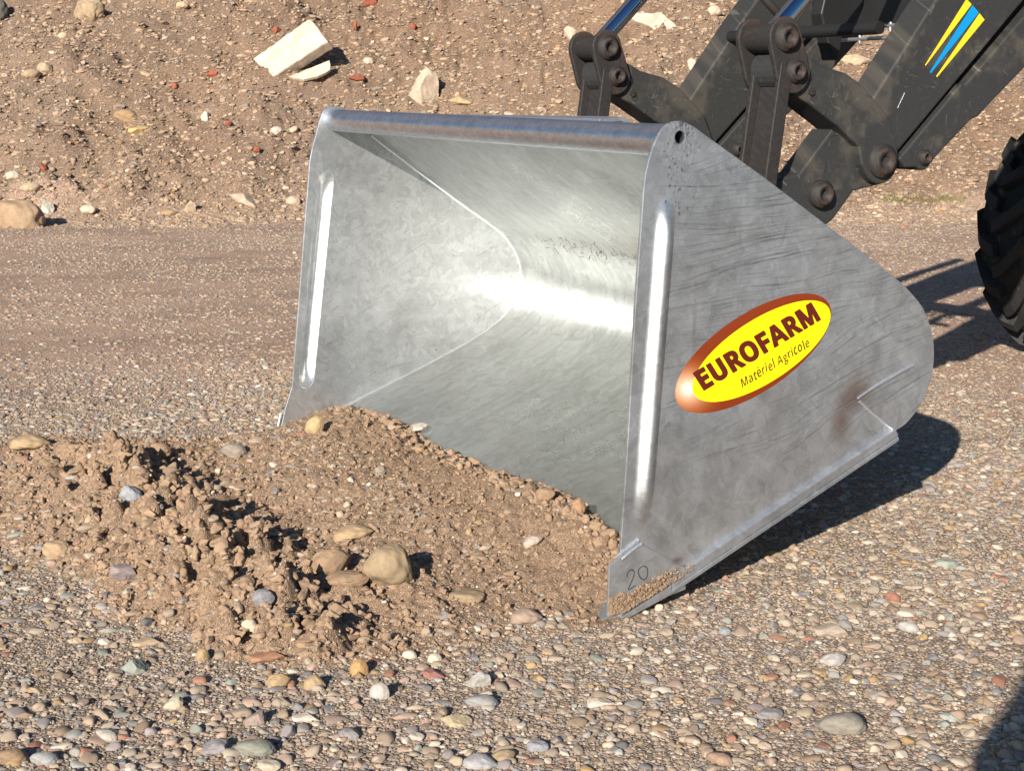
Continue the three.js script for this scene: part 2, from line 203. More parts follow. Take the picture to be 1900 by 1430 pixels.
function groundTint(x, z) {
  const t = bankT(x, z), on = smooth(-0.5, 0.6, t + 1.6 * fbm(x * 1.3, z * 0.9, 4, 67)), f = fbm(x * 0.7, z * 0.7, 4, 61), g = fbm(x * 2.2, z * 3.2, 3, 63);
  const road = smooth(-4.6, -6.5, z) * (1 - on);
  const st = road * (0.30 * fbm(x * 0.8 + z * 0.25, z * 2.6, 4, 64) + 0.22 * fbm(x * 5, z * 9, 3, 65));
  let r = 1 + 0.16 * f + 0.14 * g + st, gg = r, b = r;
  r *= lerp(0.80, 1.16, road); gg *= lerp(0.80, 1.02, road); b *= lerp(0.82, 1.0, road);                 // the packed track is a little pink
  const warm = on * (0.5 + 0.8 * fbm(x * 0.5 + 4, z * 0.5, 3, 66));                              // the bank is redder soil
  r *= lerp(1, 0.86, on) * lerp(1, 0.98, warm); gg *= lerp(1, 0.80, on) * lerp(1, 0.86, warm); b *= lerp(1, 0.77, on) * lerp(1, 0.74, warm);
  return [r, gg, b];
}
const xs = steps([-260, -60, 25], [-60, -14, 3], [-14, -7, 0.14], [-7, -2.5, 0.05], [-2.5, 2.5, 0.02], [2.5, 7, 0.05], [7, 14, 0.14], [14, 60, 3], [60, 260, 25]);
const zs = steps([-320, -60, 20], [-60, -24, 2], [-24, -13.4, 0.045], [-13.4, -6, 0.05], [-6, -1.8, 0.02], [-1.8, 6, 0.25], [6, 40, 4], [40, 120, 20]);
const roadMat = new THREE.MeshStandardMaterial({ map: roadGrit.map, bumpMap: roadGrit.bump, bumpScale: 0.005, roughness: 0.95, vertexColors: true });
const ground = mesh('gravel_ground', gridMesh(xs, zs, groundH, 1 / 1.1, groundTint), roadMat); ground.userData.kind = 'structure';

const soilMat = new THREE.MeshStandardMaterial({ map: soilGrit.map, bumpMap: soilGrit.bump, bumpScale: 0.003, roughness: 1, vertexColors: true });
const pxs = Array.from({ length: PNX }, (_, i) => lerp(PX0, PX1, i / (PNX - 1))), pzs = Array.from({ length: PNZ }, (_, j) => lerp(PZ0, PZ1, j / (PNZ - 1)));
const pile = mesh('soil_heap', gridMesh(pxs, pzs, (x, z, i, j) => pileGrid[j * PNX + i], 1 / 0.6, (x, z) => { const v = 1 + 0.22 * fbm(x * 4, z * 4, 4, 91); return [v, v, v]; }), soilMat);
tag(pile, 'heap of loose brown soil scooped into the mouth of the steel bucket', 'soil heap');

/* ---------- stones ---------- */
function rock(seed, detail, bumpy = 0.22, angular = 0) {
  const g = mergeVertices(new THREE.IcosahedronGeometry(1, detail).deleteAttribute('uv').deleteAttribute('normal')), p = g.attributes.position, v = new THREE.Vector3(), R = rng(seed), big = detail > 3;
  const cuts = Array.from({ length: angular ? 13 : 4 }, () => [new THREE.Vector3(R() - 0.5, R() - 0.5, R() - 0.5).normalize(), angular ? 0.5 + 0.34 * R() : 0.66 + 0.26 * R()]), C = new Float32Array(p.count * 3);
  for (let i = 0; i < p.count; i++) {
    v.fromBufferAttribute(p, i); const x = v.x, y = v.y, z = v.z;
    v.multiplyScalar(1 + bumpy * (n3(x * 1.1 + seed, y * 1.1, z * 1.1 + seed * 0.3, seed) + 0.35 * n3(x * 2.7, y * 2.7 + seed, z * 2.7, seed + 50)));
    for (const [n, c] of cuts) { const e = v.dot(n) - c; if (e > 0) v.addScaledVector(n, -e * (angular ? 0.94 : 0.6)); }
    if (big) v.multiplyScalar(1 + (angular ? 0.045 : 0.022) * (n3(x * 6, y * 6, z * 6, seed + 90) + 0.7 * n3(x * 14, y * 14, z * 14, seed + 91) + 0.4 * n3(x * 30, y * 30, z * 30, seed + 92)));
    p.setXYZ(i, v.x, v.y, v.z);
    const m = big ? 1 + 0.20 * n3(x * 2 + 5, y * 2, z * 2, seed + 93) + 0.14 * n3(x * 6, y * 6 + 3, z * 6, seed + 94) + 0.14 * n3(x * 22, y * 22, z * 22, seed + 95) : 1; C.set([m, m * 0.99, m * 0.97], i * 3);
  }
  g.setAttribute('color', new THREE.BufferAttribute(C, 3)); g.computeVertexNormals(); return g;
}
const stoneTex = canvasTex(512, 512, (g, w, h) => { const im = g.createImageData(w, h); for (let j = 0; j < h; j++) for (let i = 0; i < w; i++) { const f = 0.5 * (fbm(i / 90, j / 90, 4, 101) + fbm((w - i) / 90, (h - j) / 90, 4, 103)), v = 255 * s8(0.80 + 0.5 * f + 0.14 * noise(i / 3, j / 3, 102)), k = (j * w + i) * 4; im.data[k] = v; im.data[k + 1] = v * 0.985; im.data[k + 2] = v * 0.965; im.data[k + 3] = 255; } g.putImageData(im, 0, 0); });
const stoneMat = new THREE.MeshStandardMaterial({ roughness: 0.92 });
const small = Array.from({ length: 9 }, (_, k) => rock(300 + k, 1, 0.28, k % 3 === 0)), medium = Array.from({ length: 12 }, (_, k) => rock(400 + k, 3, 0.32, k % 2));
const PAL = [[0.43, 0.34, 0.25, 5], [0.36, 0.29, 0.225, 5], [0.33, 0.32, 0.30, 3], [0.30, 0.215, 0.15, 3], [0.42, 0.30, 0.235, 4], [0.60, 0.53, 0.44, 2.2], [0.20, 0.20, 0.21, 1.5], [0.42, 0.28, 0.13, 1.2], [0.32, 0.15, 0.10, 0.7], [0.27, 0.295, 0.26, 1], [0.50, 0.42, 0.33, 3], [0.30, 0.27, 0.28, 1.5]];
const palSum = PAL.reduce((s, p) => s + p[3], 0);
function stoneColour(R, dusty = 0) { let t = R() * palSum, c = PAL[0]; for (const p of PAL) { t -= p[3]; if (t <= 0) { c = p; break; } } const v = (0.74 + 0.5 * R()) * 0.84; return [lerp(c[0] * v, 0.345, dusty), lerp(c[1] * v, 0.25, dusty), lerp(c[2] * v, 0.175, dusty)]; }
/* scattered stones: sample() gives [x, z, size, colour, sink, lift] or null */
function scatter(name, label, geos, count, seed, sample, mat = stoneMat, tall = 1) {
  const g = new THREE.Group(); g.name = numbered(name); tag(g, label, null, null, 'stuff'); scene.add(g);
  const R = rng(seed), lots = geos.map(() => []);
  for (let k = 0; k < count; k++) { const s = sample(R); if (s) lots[Math.floor(R() * geos.length)].push([...s, R(), R(), R(), R(), R()]); }
  const o = new THREE.Object3D(), c = new THREE.Color();
  lots.forEach((lot, gi) => {
    if (!lot.length) return; const im = new THREE.InstancedMesh(geos[gi], mat, lot.length); im.name = numbered(name.replace(/s?_.*$/, '') + '_grain'); im.castShadow = im.receiveShadow = true; im.userData.kind = 'stuff';
    lot.forEach(([x, z, size, colr, sink, y, a, b, e, f, q], i) => { const sx = size * (0.7 + 0.9 * a * a), sz = size * (0.65 + 0.45 * b), sy = size * (0.36 + 0.38 * e) * tall; o.position.set(x, y + sy * (1 - 2 * sink), z); o.rotation.set(0.5 * (f - 0.5), q * 6.283, 0.5 * (b - 0.5)); o.scale.set(sx, sy, sz); o.updateMatrix(); im.setMatrixAt(i, o.matrix); im.setColorAt(i, c.setRGB(...colr)); });
    im.instanceMatrix.needsUpdate = true; g.add(im);
  });
  return g;
}
const zBetween = (R, a, b) => -Math.sqrt(lerp(a * a, b * b, R()));     // even over the ground within the view's wedge
const wedge = (R, z) => (R() * 2 - 1) * (-z * 0.37 + 0.25);
const patch = (x, z) => 0.75 + 0.6 * fbm(x * 1.7, z * 1.7, 3, 131);
const inBucket = (x, z) => { const dx = x - 0.2356, dz = z + 3.1498, u = dx * 0.8668 - dz * 0.4987, w = -dx * 0.4987 - dz * 0.8668; return u > -0.1 && u < 0.06 && w > -0.03 && w < 1.88; };
function onFlat(R, z0, z1, s0, s1, pw, dust, far) { const z = zBetween(R, z0, z1), x = wedge(R, z), fade = smooth(4.2, 6.8, -z + 0.9 * fbm(x * 1.3, z * 1.3, 3, 141)); if (R() < (far ? 1 - fade : fade)) return null; if (R() > (s1 > 0.01 ? 0.75 + 1.1 * fbm(x * 1.9 + 3, z * 2.4, 3, 132) : patch(x, z) + 0.25) || inBucket(x, z)) return null; const ph = pileH(x, z), gh = groundH(x, z); if (ph > gh + 0.012 && R() < 0.75) return null; const s = lerp(s0, s1, Math.pow(R(), pw)); return [x, z, s, stoneColour(R, dust * R()), 0.38 + 0.3 * R(), Math.max(ph, gh)]; }
scatter('gravel_stones', 'coarse river gravel spread over the ground in front of the bucket', medium, 95000, 1, (R) => onFlat(R, 2.1, 7.2, 0.004, 0.0175, 3.2, 0.3));
scatter('gravel_grit', 'fine mixed grit between the larger gravel in the foreground', small, 240000, 2, (R) => onFlat(R, 2.1, 7.2, 0.0025, 0.006, 1.6, 0.55));
scatter('gravel_chips', 'gravel chips pressed into the packed track behind the heap', small, 190000, 3, (R) => { const s = onFlat(R, 4.2, 15.3, 0.003, 0.017, 3.8, 0.8, true); if (s) s[4] = 0.5 + 0.25 * R(); return s; });
scatter('bank_stones', 'pale stones and rubble showing all over the earth bank', medium, 150000, 4, (R) => { const z = -lerp(13.4, 21.5, R()), x = (R() * 2 - 1) * (-z * 0.37 + 0.3), t = bankT(x, z); if (t < -1.3 + 1.2 * R() + 0.9 * fbm(x * 1.3, z * 0.9, 3, 67) || R() > patch(x * 0.5, z * 0.5) + 0.3) return null; const s = lerp(0.007, 0.042, Math.pow(R(), 5.5)), c = stoneColour(R, 0.3 + 0.5 * R()), w = R() < 0.22 ? 1.3 : 0.92; return [x, z, s, [c[0] * w, c[1] * w * 0.94, c[2] * w * 0.87], 0.42 + 0.3 * R(), groundH(x, z)]; });
/* on the heap: soil clods and gravel turned up with it */
const clodMat = new THREE.MeshStandardMaterial({ color: col(0.30, 0.203, 0.132), roughness: 1 });
const clods = Array.from({ length: 6 }, (_, k) => rock(500 + k, 4, 0.75, k % 2));
const crest = (x, z) => { const dx = x - 0.2356, dz = z + 3.1498, u = dx * 0.8668 - dz * 0.4987, w = -dx * 0.4987 - dz * 0.8668; return w > 0 && w < 1.9 ? Math.exp(-(((u - 0.12) / 0.06) ** 2)) : 0; };
scatter('soil_clods', 'crumbled soil clods lying over the dug heap', clods, 110000, 6, (R) => { const x = lerp(PX0, PX1, R()), z = lerp(PZ0, PZ1, R()), y = pileH(x, z), r = roughAt(x, z); if (y < groundH(x, z) + 0.004 || R() > 0.4 + 0.15 * crest(x, z)) return null; const v = 0.85 + 0.32 * R(); return [x, z, lerp(0.0018, 0.008 + 0.014 * r + 0.011 * crest(x, z), Math.pow(R(), 3.4 - 0.8 * r)), [v, v * (0.97 + 0.05 * R()), v], 0.28 + 0.25 * R(), y]; }, clodMat, 1.45);
const bermAt = (x, z) => { const t = clamp(((x + 1.5) * 1.1 + (z + 4.2) * 1.35) / (1.1 * 1.1 + 1.35 * 1.35)); return Math.hypot(x + 1.5 - 1.1 * t, z + 4.2 - 1.35 * t); };
scatter('heap_gravel', 'gravel turned up along the front of the soil heap', medium, 8000, 7, (R) => { const x = lerp(PX0, PX1, R()), z = lerp(PZ0, PZ1, R()), y = pileH(x, z), d = bermAt(x, z), r = roughAt(x, z); if (y < groundH(x, z) || R() > 0.05 + Math.exp(-((d / 0.30) ** 2)) + 0.3 * r) return null; const s = stoneColour(R, 0.5 + 0.5 * R()), k = 0.98 - 0.08 * r; return [x, z, lerp(0.004, 0.017, Math.pow(R(), 2.8)), [s[0] * k, s[1] * k * 0.96, s[2] * k * 0.9], 0.35 + 0.3 * R(), y]; });

/* a point on the ground seen along a line of sight through a pixel of the photograph */
function sight(px, py) {
  const d = new THREE.Vector3((px - PW / 2) / FOCAL, -(py - PH / 2) / FOCAL, -1).normalize().applyEuler(camera.rotation), o = camera.position; let a = 1.5;
  for (let s = 1.5; s < 40; s += 0.02) { const x = o.x + d.x * s, y = o.y + d.y * s, z = o.z + d.z * s; if (y < topH(x, z)) { a = s; break; } }
  const p = new THREE.Vector3().copy(d).multiplyScalar(a).add(o); p.y = topH(p.x, p.z); return p;
}
const bigRocks = Array.from({ length: 7 }, (_, k) => rock(600 + k, 13, 0.26, 0)), bigSharp = Array.from({ length: 6 }, (_, k) => rock(700 + k, 13, 0.24, 1));
/* [x, y of its middle in the photograph, half width, half height, depth in m as a share of width, colour, sharp, turn, label] */
function stone(name, cat, px, py, hw, hh, c, o, label) {
  const p = sight(px, py + hh * 0.75), dist = p.clone().sub(camera.position).length(), m = dist / FOCAL;
  const a = hw * m, b = Math.max(hh * m * (o.flat ?? 1), 0.004);
  const mat = new THREE.MeshStandardMaterial({ roughness: 0.93, color: col(...c).multiplyScalar(0.88), vertexColors: true });
  const set = o.sharp ? bigSharp : bigRocks, seed = Math.round(px * 7 + py), t = tag(mesh(name, set[seed % set.length], mat), label, cat);
  t.scale.set(a, b, a * (o.deep ?? 0.75)); t.position.set(p.x, p.y + b * (o.up ?? 0.55), p.z - a * 0.25);
  t.rotation.set(o.rx ?? 0, o.ry ?? 0, o.rz ?? 0); return t;
}
const TAN = [0.36, 0.26, 0.165], OCHRE = [0.40, 0.285, 0.17], PALE = [0.55, 0.46, 0.36], GREY = [0.31, 0.30, 0.30], OLIVE = [0.31, 0.23, 0.145], BRICK = [0.34, 0.105, 0.06], SOIL = [0.33, 0.222, 0.142], PLUM = [0.27, 0.22, 0.22];
/* in and around the heap */
stone('heap_stone', 'stone', 721, 1054, 46, 44, OLIVE, { up: 0.75, deep: 0.8, rz: -0.5 }, 'largest rounded olive tan stone standing in the soil heap before the bucket');
stone('heap_stone', 'stone', 610, 1045, 38, 32, SOIL, { up: 0.5 }, 'soil-coated brown cobble just left of the largest olive tan stone');
stone('heap_stone', 'stone', 652, 991, 38, 15, OCHRE, { up: 0.7, sharp: 0, rz: 0.15 }, 'flat ochre stone lying above the largest olive tan stone');
stone('heap_stone', 'stone', 866, 1113, 36, 13, OLIVE, { up: 0.6 }, 'flat olive stone at the foot of the soil heap, right of centre');
stone('heap_stone', 'stone', 987, 1005, 20, 11, [0.45, 0.37, 0.31], { up: 0.6, rz: 0.4 }, 'small pale pinkish pebble on the open face of the soil heap');
stone('heap_stone', 'stone', 585, 792, 17, 20, [0.45, 0.33, 0.18], { rz: -0.6, up: 0.5 }, 'yellowish stone near the top of the soil beside the far side plate');
stone('heap_stone', 'stone', 771, 800, 20, 8, [0.6, 0.52, 0.45], { sharp: 1, rz: 0.3, up: 1.2 }, 'white stone chip on the crest of soil against the bucket floor');
stone('heap_stone', 'stone', 52, 823, 36, 15, OCHRE, { up: 0.7 }, 'flat ochre stone at the far left end of the soil heap');
stone('heap_stone', 'stone', 297, 838, 22, 13, SOIL, { up: 0.6 }, 'rounded brown stone on the far crest of the heap left of the bucket');
stone('heap_stone', 'stone', 240, 920, 20, 16, [0.34, 0.35, 0.38], { up: 0.6, rz: -0.5 }, 'bluish grey pebble among the dark gaps of the heap');
stone('heap_stone', 'stone', 104, 1022, 24, 20, [0.38, 0.27, 0.17], { up: 0.6 }, 'brown cobble at the left edge of the heap front');
stone('heap_stone', 'stone', 229, 1074, 26, 17, PLUM, { up: 0.6, rz: -0.4, sharp: 1 }, 'purplish grey angular stone in front of the heap at left');
stone('heap_stone', 'stone', 485, 1112, 22, 16, [0.26, 0.25, 0.27], { up: 0.6 }, 'dark grey stone in the shaded gap below the heap');
stone('heap_stone', 'stone', 640, 1077, 40, 14, SOIL, { up: 0.3 }, 'earthy lump below the soil-coated cobble in the heap');
stone('heap_stone', 'stone', 437, 838, 24, 14, [0.3, 0.25, 0.21], { up: 0.6 }, 'greyish brown stone on the heap just left of the far side plate');
stone('heap_stone', 'stone', 1073, 945, 14, 22, [0.36, 0.22, 0.13], { up: 0.7, sharp: 1 }, 'upright reddish brown clod on the soil crest near the near side plate');
stone('heap_stone', 'stone', 1010, 920, 18, 16, SOIL, { up: 0.6 }, 'brown clod midway along the soil crest inside the bucket');
stone('heap_stone', 'stone', 975, 1145, 30, 16, [0.34, 0.25, 0.19], { up: 0.5 }, 'dusty brown cobble at the right foot of the heap');
/* foreground gravel */
for (const [x, y, w, h, c, o, l] of [
  [464, 1160, 17, 18, PALE, {}, 'cream rounded stone below the dark gaps of the heap'],
  [495, 1222, 36, 11, [0.36, 0.19, 0.12], { sharp: 1 }, 'rusty red flat stone on the gravel below the heap'],
  [515, 1262, 23, 20, [0.40, 0.28, 0.16], {}, 'round tan stone, left one of two below the rusty flat stone'],
  [582, 1264, 21, 18, [0.38, 0.27, 0.16], {}, 'round tan stone, right one of two below the rusty flat stone'],
  [668, 1240, 18, 20, [0.42, 0.26, 0.12], {}, 'orange brown rounded stone at the foot of the heap'],
  [374, 1217, 13, 17, [0.42, 0.3, 0.17], {}, 'egg-shaped tan stone in front of the heap'],
  [800, 1254, 26, 11, [0.36, 0.17, 0.14], { sharp: 1 }, 'flat reddish stone in the gravel below the heap'],
  [762, 1216, 14, 10, [0.6, 0.53, 0.44], {}, 'small cream pebble, left one of a pair below the heap'],
  [808, 1219, 14, 11, [0.55, 0.50, 0.38], {}, 'small yellowish pebble, right one of a pair below the heap'],
  [888, 1264, 32, 17, [0.42, 0.40, 0.37], { sharp: 1 }, 'large pale grey angular stone in the middle of the foreground gravel'],
  [706, 1282, 20, 20, [0.44, 0.40, 0.37], { rz: -0.6 }, 'banded pale and grey stone in the foreground gravel'],
  [898, 1300, 30, 13, GREY, {}, 'grey stone just below the large pale grey angular stone'],
  [1115, 1306, 30, 10, [0.62, 0.54, 0.44], { sharp: 1 }, 'flat cream stone in the foreground gravel right of middle'],
  [842, 1341, 31, 11, [0.5, 0.41, 0.26], { sharp: 1 }, 'long pale yellow stone in the foreground gravel'],
  [889, 1418, 33, 15, [0.35, 0.34, 0.35], {}, 'big smooth grey stone at the bottom edge below the long yellow stone'],
  [934, 1402, 25, 15, [0.36, 0.27, 0.17], {}, 'tan stone beside the big smooth grey stone at the bottom edge'],
  [650, 1366, 22, 11, [0.25, 0.23, 0.23], {}, 'dark grey flat pebble in the lower middle gravel'],
  [770, 1368, 17, 9, [0.5, 0.44, 0.38], {}, 'pale pinkish pebble in the lower middle gravel'],
  [995, 1389, 20, 14, [0.31, 0.31, 0.34], {}, 'bluish grey pebble near the bottom edge right of middle'],
  [1571, 1342, 43, 21, [0.26, 0.235, 0.20], { flat: 1.1 }, 'large dark grey-brown stone in the gravel at lower right'],
  [1431, 1323, 25, 12, [0.24, 0.225, 0.23], {}, 'dark grey oval pebble left of the large grey-brown stone'],
  [1548, 1220, 25, 16, [0.42, 0.385, 0.37], {}, 'pale grey smooth stone in the gravel below the bucket shadow'],
  [1543, 1170, 34, 17, [0.38, 0.31, 0.25], { sharp: 1 }, 'broad beige stone above the pale grey smooth stone at right'],
  [1690, 1167, 20, 11, [0.44, 0.42, 0.41], {}, 'pale grey pebble in the gravel towards the right edge'],
  [1757, 1046, 20, 12, [0.32, 0.34, 0.29], {}, 'greenish grey pebble in the gravel right of the bucket shadow'],
  [1660, 1111, 15, 11, [0.33, 0.15, 0.1], {}, 'small red-brown pebble in the gravel at right'],
  [1760, 1332, 17, 10, [0.40, 0.42, 0.39], { sharp: 1 }, 'pale greenish flat pebble near the shadow in the lower right corner'],
  [1345, 1175, 12, 8, [0.29, 0.31, 0.35], {}, 'small blue-grey pebble in the gravel below the bucket'],
  [396, 1384, 40, 13, [0.29, 0.265, 0.28], { sharp: 1 }, 'purplish grey flat stone at lower left'],
  [478, 1391, 37, 17, [0.25, 0.25, 0.21], {}, 'dark green-grey stone beside the purplish flat stone at lower left'],
  [566, 1331, 28, 9, [0.62, 0.55, 0.47], { sharp: 1 }, 'white flat stone in the gravel at lower left of middle'],
  [247, 1240, 26, 17, [0.29, 0.31, 0.275], { sharp: 1 }, 'greenish grey flat stone in the gravel at left'],
  [322, 1309, 19, 16, [0.45, 0.40, 0.31], { rz: 0.7 }, 'pale olive stone in the gravel at lower left'],
  [200, 1363, 25, 11, [0.47, 0.43, 0.37], {}, 'pale grey oval pebble at lower left'],
  [477, 1335, 26, 18, [0.33, 0.25, 0.22], { sharp: 1, rz: 0.6 }, 'mauve brown oblong stone in the lower left gravel'],
  [272, 1193, 30, 10, [0.44, 0.33, 0.22], { sharp: 1 }, 'long tan stone in the gravel in front of the heap'],
  [24, 1405, 28, 17, [0.28, 0.19, 0.12], {}, 'brown stone in the bottom left corner'],
  [85, 1412, 26, 14, [0.32, 0.32, 0.32], {}, 'grey stone beside the brown one in the bottom left corner'],
  [495, 1424, 22, 13, [0.5, 0.43, 0.33], {}, 'pale tan stone cut by the bottom edge left of middle'],
  [1340, 1412, 26, 12, [0.37, 0.25, 0.18], {}, 'reddish tan stone near the bottom edge right of middle'],
]) stone('gravel_stone', 'stone', x, y, w, h, c, { up: 0.28, ry: (x * 7 % 10) / 10 - 0.5, ...o }, l);
/* on the earth bank */
for (const [x, y, w, h, c, o, l] of [
  [157, 13, 32, 27, [0.42, 0.31, 0.2], { sharp: 1, rz: 0.5 }, 'tan angular stone at the top edge of the bank, left'],
  [-4, 14, 18, 22, [0.1, 0.095, 0.09], {}, 'dark stone in the top left corner of the bank'],
  [30, 392, 52, 40, [0.36, 0.25, 0.16], { up: 0.35, deep: 0.6 }, 'big soil-coloured boulder at the foot of the bank on the left'],
  [22, 326, 15, 10, PALE, {}, 'pale pinkish stone above the big boulder on the left'],
  [55, 352, 17, 11, [0.5, 0.39, 0.26], {}, 'tan stone resting beside the top of the big boulder'],
  [84, 383, 14, 16, [0.55, 0.5, 0.43], { sharp: 1 }, 'broken pale rubble just right of the big boulder'],
  [164, 393, 15, 9, PALE, { up: 1.1 }, 'pale stone jutting over a dark hollow at the foot of the bank'],
  [256, 243, 21, 9, [0.53, 0.37, 0.17], { sharp: 1 }, 'ochre yellow stone in the middle of the bank'],
  [236, 215, 21, 12, [0.36, 0.235, 0.13], {}, 'brown stone just above the ochre yellow one on the bank'],
  [452, 369, 33, 12, [0.56, 0.44, 0.34], { sharp: 1, rz: -0.35 }, 'long pale pink stone slanting at the foot of the bank'],
  [352, 384, 15, 12, [0.48, 0.37, 0.25], { sharp: 1 }, 'tan stone at the foot of the bank left of the long pink stone'],
  [310, 394, 16, 8, [0.40, 0.27, 0.16], {}, 'flat brown stone at the foot of the bank'],
  [545, 372, 14, 10, [0.5, 0.38, 0.29], {}, 'pinkish stone at the foot of the bank beside the bucket'],
  [55, 135, 16, 11, [0.42, 0.31, 0.2], {}, 'rounded tan stone, left one of a pair high on the bank'],
  [83, 127, 14, 11, [0.44, 0.33, 0.23], {}, 'oblong tan stone, right one of a pair high on the bank'],
  [115, 65, 9, 8, [0.6, 0.48, 0.33], {}, 'small pale yellow stone below the angular stone at the top'],
  [337, 11, 12, 8, [0.5, 0.38, 0.25], {}, 'small tan stone at the top edge of the bank'],
  [512, 242, 12, 8, [0.56, 0.47, 0.41], {}, 'pale pinkish stone on the bank left of the bucket top'],
  [380, 218, 11, 10, [0.6, 0.55, 0.44], { sharp: 1 }, 'whitish crumbly stone in the middle of the bank'],
  [682, 111, 10, 7, [0.62, 0.52, 0.42], {}, 'cream pebble right of the white block'],
  [786, 160, 38, 36, [0.53, 0.42, 0.32], { sharp: 1, deep: 0.6, up: 0.45 }, 'large beige crumbling rock on the bank behind the bucket top'],
  [855, 188, 28, 10, [0.48, 0.36, 0.22], { sharp: 1 }, 'flat tan stone right of the large beige rock'],
  [1060, 62, 16, 18, [0.52, 0.42, 0.33], { sharp: 1 }, 'pale stone on the bank beside the far loader knuckle'],
  [1286, 118, 11, 16, [0.6, 0.5, 0.42], { sharp: 1 }, 'pale stone on the bank in front of the far loader arm'],
  [1580, 108, 34, 14, [0.55, 0.42, 0.29], { sharp: 1 }, 'flat pale stone seen between the two loader arms'],
  [1325, 18, 14, 12, [0.56, 0.44, 0.34], {}, 'pale stone at the top of the bank left of the far arm'],
]) stone('bank_stone', 'stone', x, y, w, h, c, { up: 0.4, ry: (x * 3 % 10) / 10 - 0.5, ...o }, l);
for (const [x, y, w, h, l] of [
  [394, 139, 14, 8, 'red brick fragment in the middle of the upper bank'], [661, 145, 19, 8, 'red brick fragment lying right of the white block'], [684, 4, 21, 9, 'red brick fragment at the top edge of the bank'],
  [325, 164, 9, 7, 'small red brick chip below the fragment in the upper bank'], [476, 283, 10, 7, 'small red brick chip on the lower bank near the bucket'], [420, 229, 8, 7, 'small red brick chip beside the whitish crumbly stone'],
  [78, 311, 6, 9, 'small red brick chip on the lower bank at left'], [658, 48, 7, 9, 'small red brick chip below the fragment at the top edge'], [765, 47, 6, 8, 'small red brick chip on the bank above the large beige rock'], [512, 57, 9, 9, 'dull red brick chip beside the upper left of the white block'],
]) stone('brick_fragment', 'brick fragment', x, y, w, h, BRICK, { sharp: 1, up: 0.6, ry: x % 3, rz: 0.2 }, l);

/* slabs made from an outline lying on the bank */
function roundedSlab(raw, depth, bevel) { const R = rng(Math.round(depth * 1000) + 3), pts = raw.flatMap((p, i) => { const q = raw[(i + 1) % raw.length], L = Math.hypot(q[0] - p[0], q[1] - p[1]), n = Math.max(1, Math.round(L / 0.05)); return Array.from({ length: n }, (_, k) => [lerp(p[0], q[0], k / n) + 0.014 * (R() - 0.5), lerp(p[1], q[1], k / n) + 0.014 * (R() - 0.5)]); }); const s = new THREE.Shape(pts.map(([x, y]) => new THREE.Vector2(x, y))); const g = new THREE.ExtrudeGeometry(s, { depth, bevelEnabled: true, bevelSize: bevel, bevelThickness: bevel, bevelSegments: 2, steps: 1 }); return g; }
const plaster = new THREE.MeshStandardMaterial({ map: stoneTex, color: col(0.66, 0.58, 0.48), bumpMap: zincBump, bumpScale: 0.006, roughness: 0.92 });
function bankFrame(px, py, up = [0, 0.5, 0.86]) {                                     // a frame lying on the slope there: x to the right, y up the slope, z out of it
  const p = sight(px, py), n = new THREE.Vector3(...up).normalize(), ax = new THREE.Vector3(0, 1, 0).cross(n).normalize(), ay = n.clone().cross(ax); const g = new THREE.Object3D(); g.position.copy(p);
  g.quaternion.setFromRotationMatrix(new THREE.Matrix4().makeBasis(ax, ay, n)); return [g, p.clone().sub(camera.position).length() / FOCAL];
}
{ const [f, m] = bankFrame(549, 108, [-0.22, 0.5, 0.84]), k = 1.0;
  const block = tag(mesh('masonry_block', roundedSlab([[-66, -19], [-48, -38], [-25, -52], [62, 17], [28, 55], [20, 57]].map(([x, y]) => [x * m, y * m * k]), 0.13, 0.02), plaster), 'big white masonry block lying tilted on the bank', 'block');
  block.position.copy(f.position); block.quaternion.copy(f.quaternion); block.translateZ(0.0);
  const [f2, m2] = bankFrame(572, 142);
  const slab = tag(mesh('broken_slab', roundedSlab([[-32, -10], [-6, -16], [18, -9], [40, 8], [36, 28], [12, 14]].map(([x, y]) => [x * m2, y * m2 * k]), 0.03, 0.006), plaster), 'thin broken white slab under the big white block', 'slab');
  slab.position.copy(f2.position); slab.quaternion.copy(f2.quaternion); slab.translateZ(0.02); slab.rotateX(-0.2);
  const [f3, m3] = bankFrame(1212, 52);
  const flat = tag(mesh('broken_slab', roundedSlab([[-47, 24], [-30, 8], [-5, -2], [22, -30], [42, -30], [45, -20], [38, 0], [14, 24], [-10, 22]].map(([x, y]) => [x * m3, y * m3 * k]), 0.05, 0.012), new THREE.MeshStandardMaterial({ map: stoneTex, color: col(0.62, 0.52, 0.43), bumpMap: zincBump, bumpScale: 0.006, roughness: 0.95 })), 'flat pale slab on the bank between the two loader arms and the far cylinder', 'slab');
  flat.position.copy(f3.position); flat.quaternion.copy(f3.quaternion); flat.translateZ(-0.01);
  const a = sight(50, 254), b = sight(170, 256); const tw = tag(mesh('dry_twig', new THREE.TubeGeometry(new THREE.CatmullRomCurve3([a.clone().add(new THREE.Vector3(0, 0.03, 0.03)), a.clone().lerp(b, 0.5).add(new THREE.Vector3(0, 0.10, 0.06)), b.clone().add(new THREE.Vector3(0, 0.03, 0.03))]), 12, 0.004, 5), new THREE.MeshStandardMaterial({ color: col(0.16, 0.075, 0.04), roughness: 0.9 })), 'thin reddish dry twig lying across the bank at left', 'twig'); void tw;
}
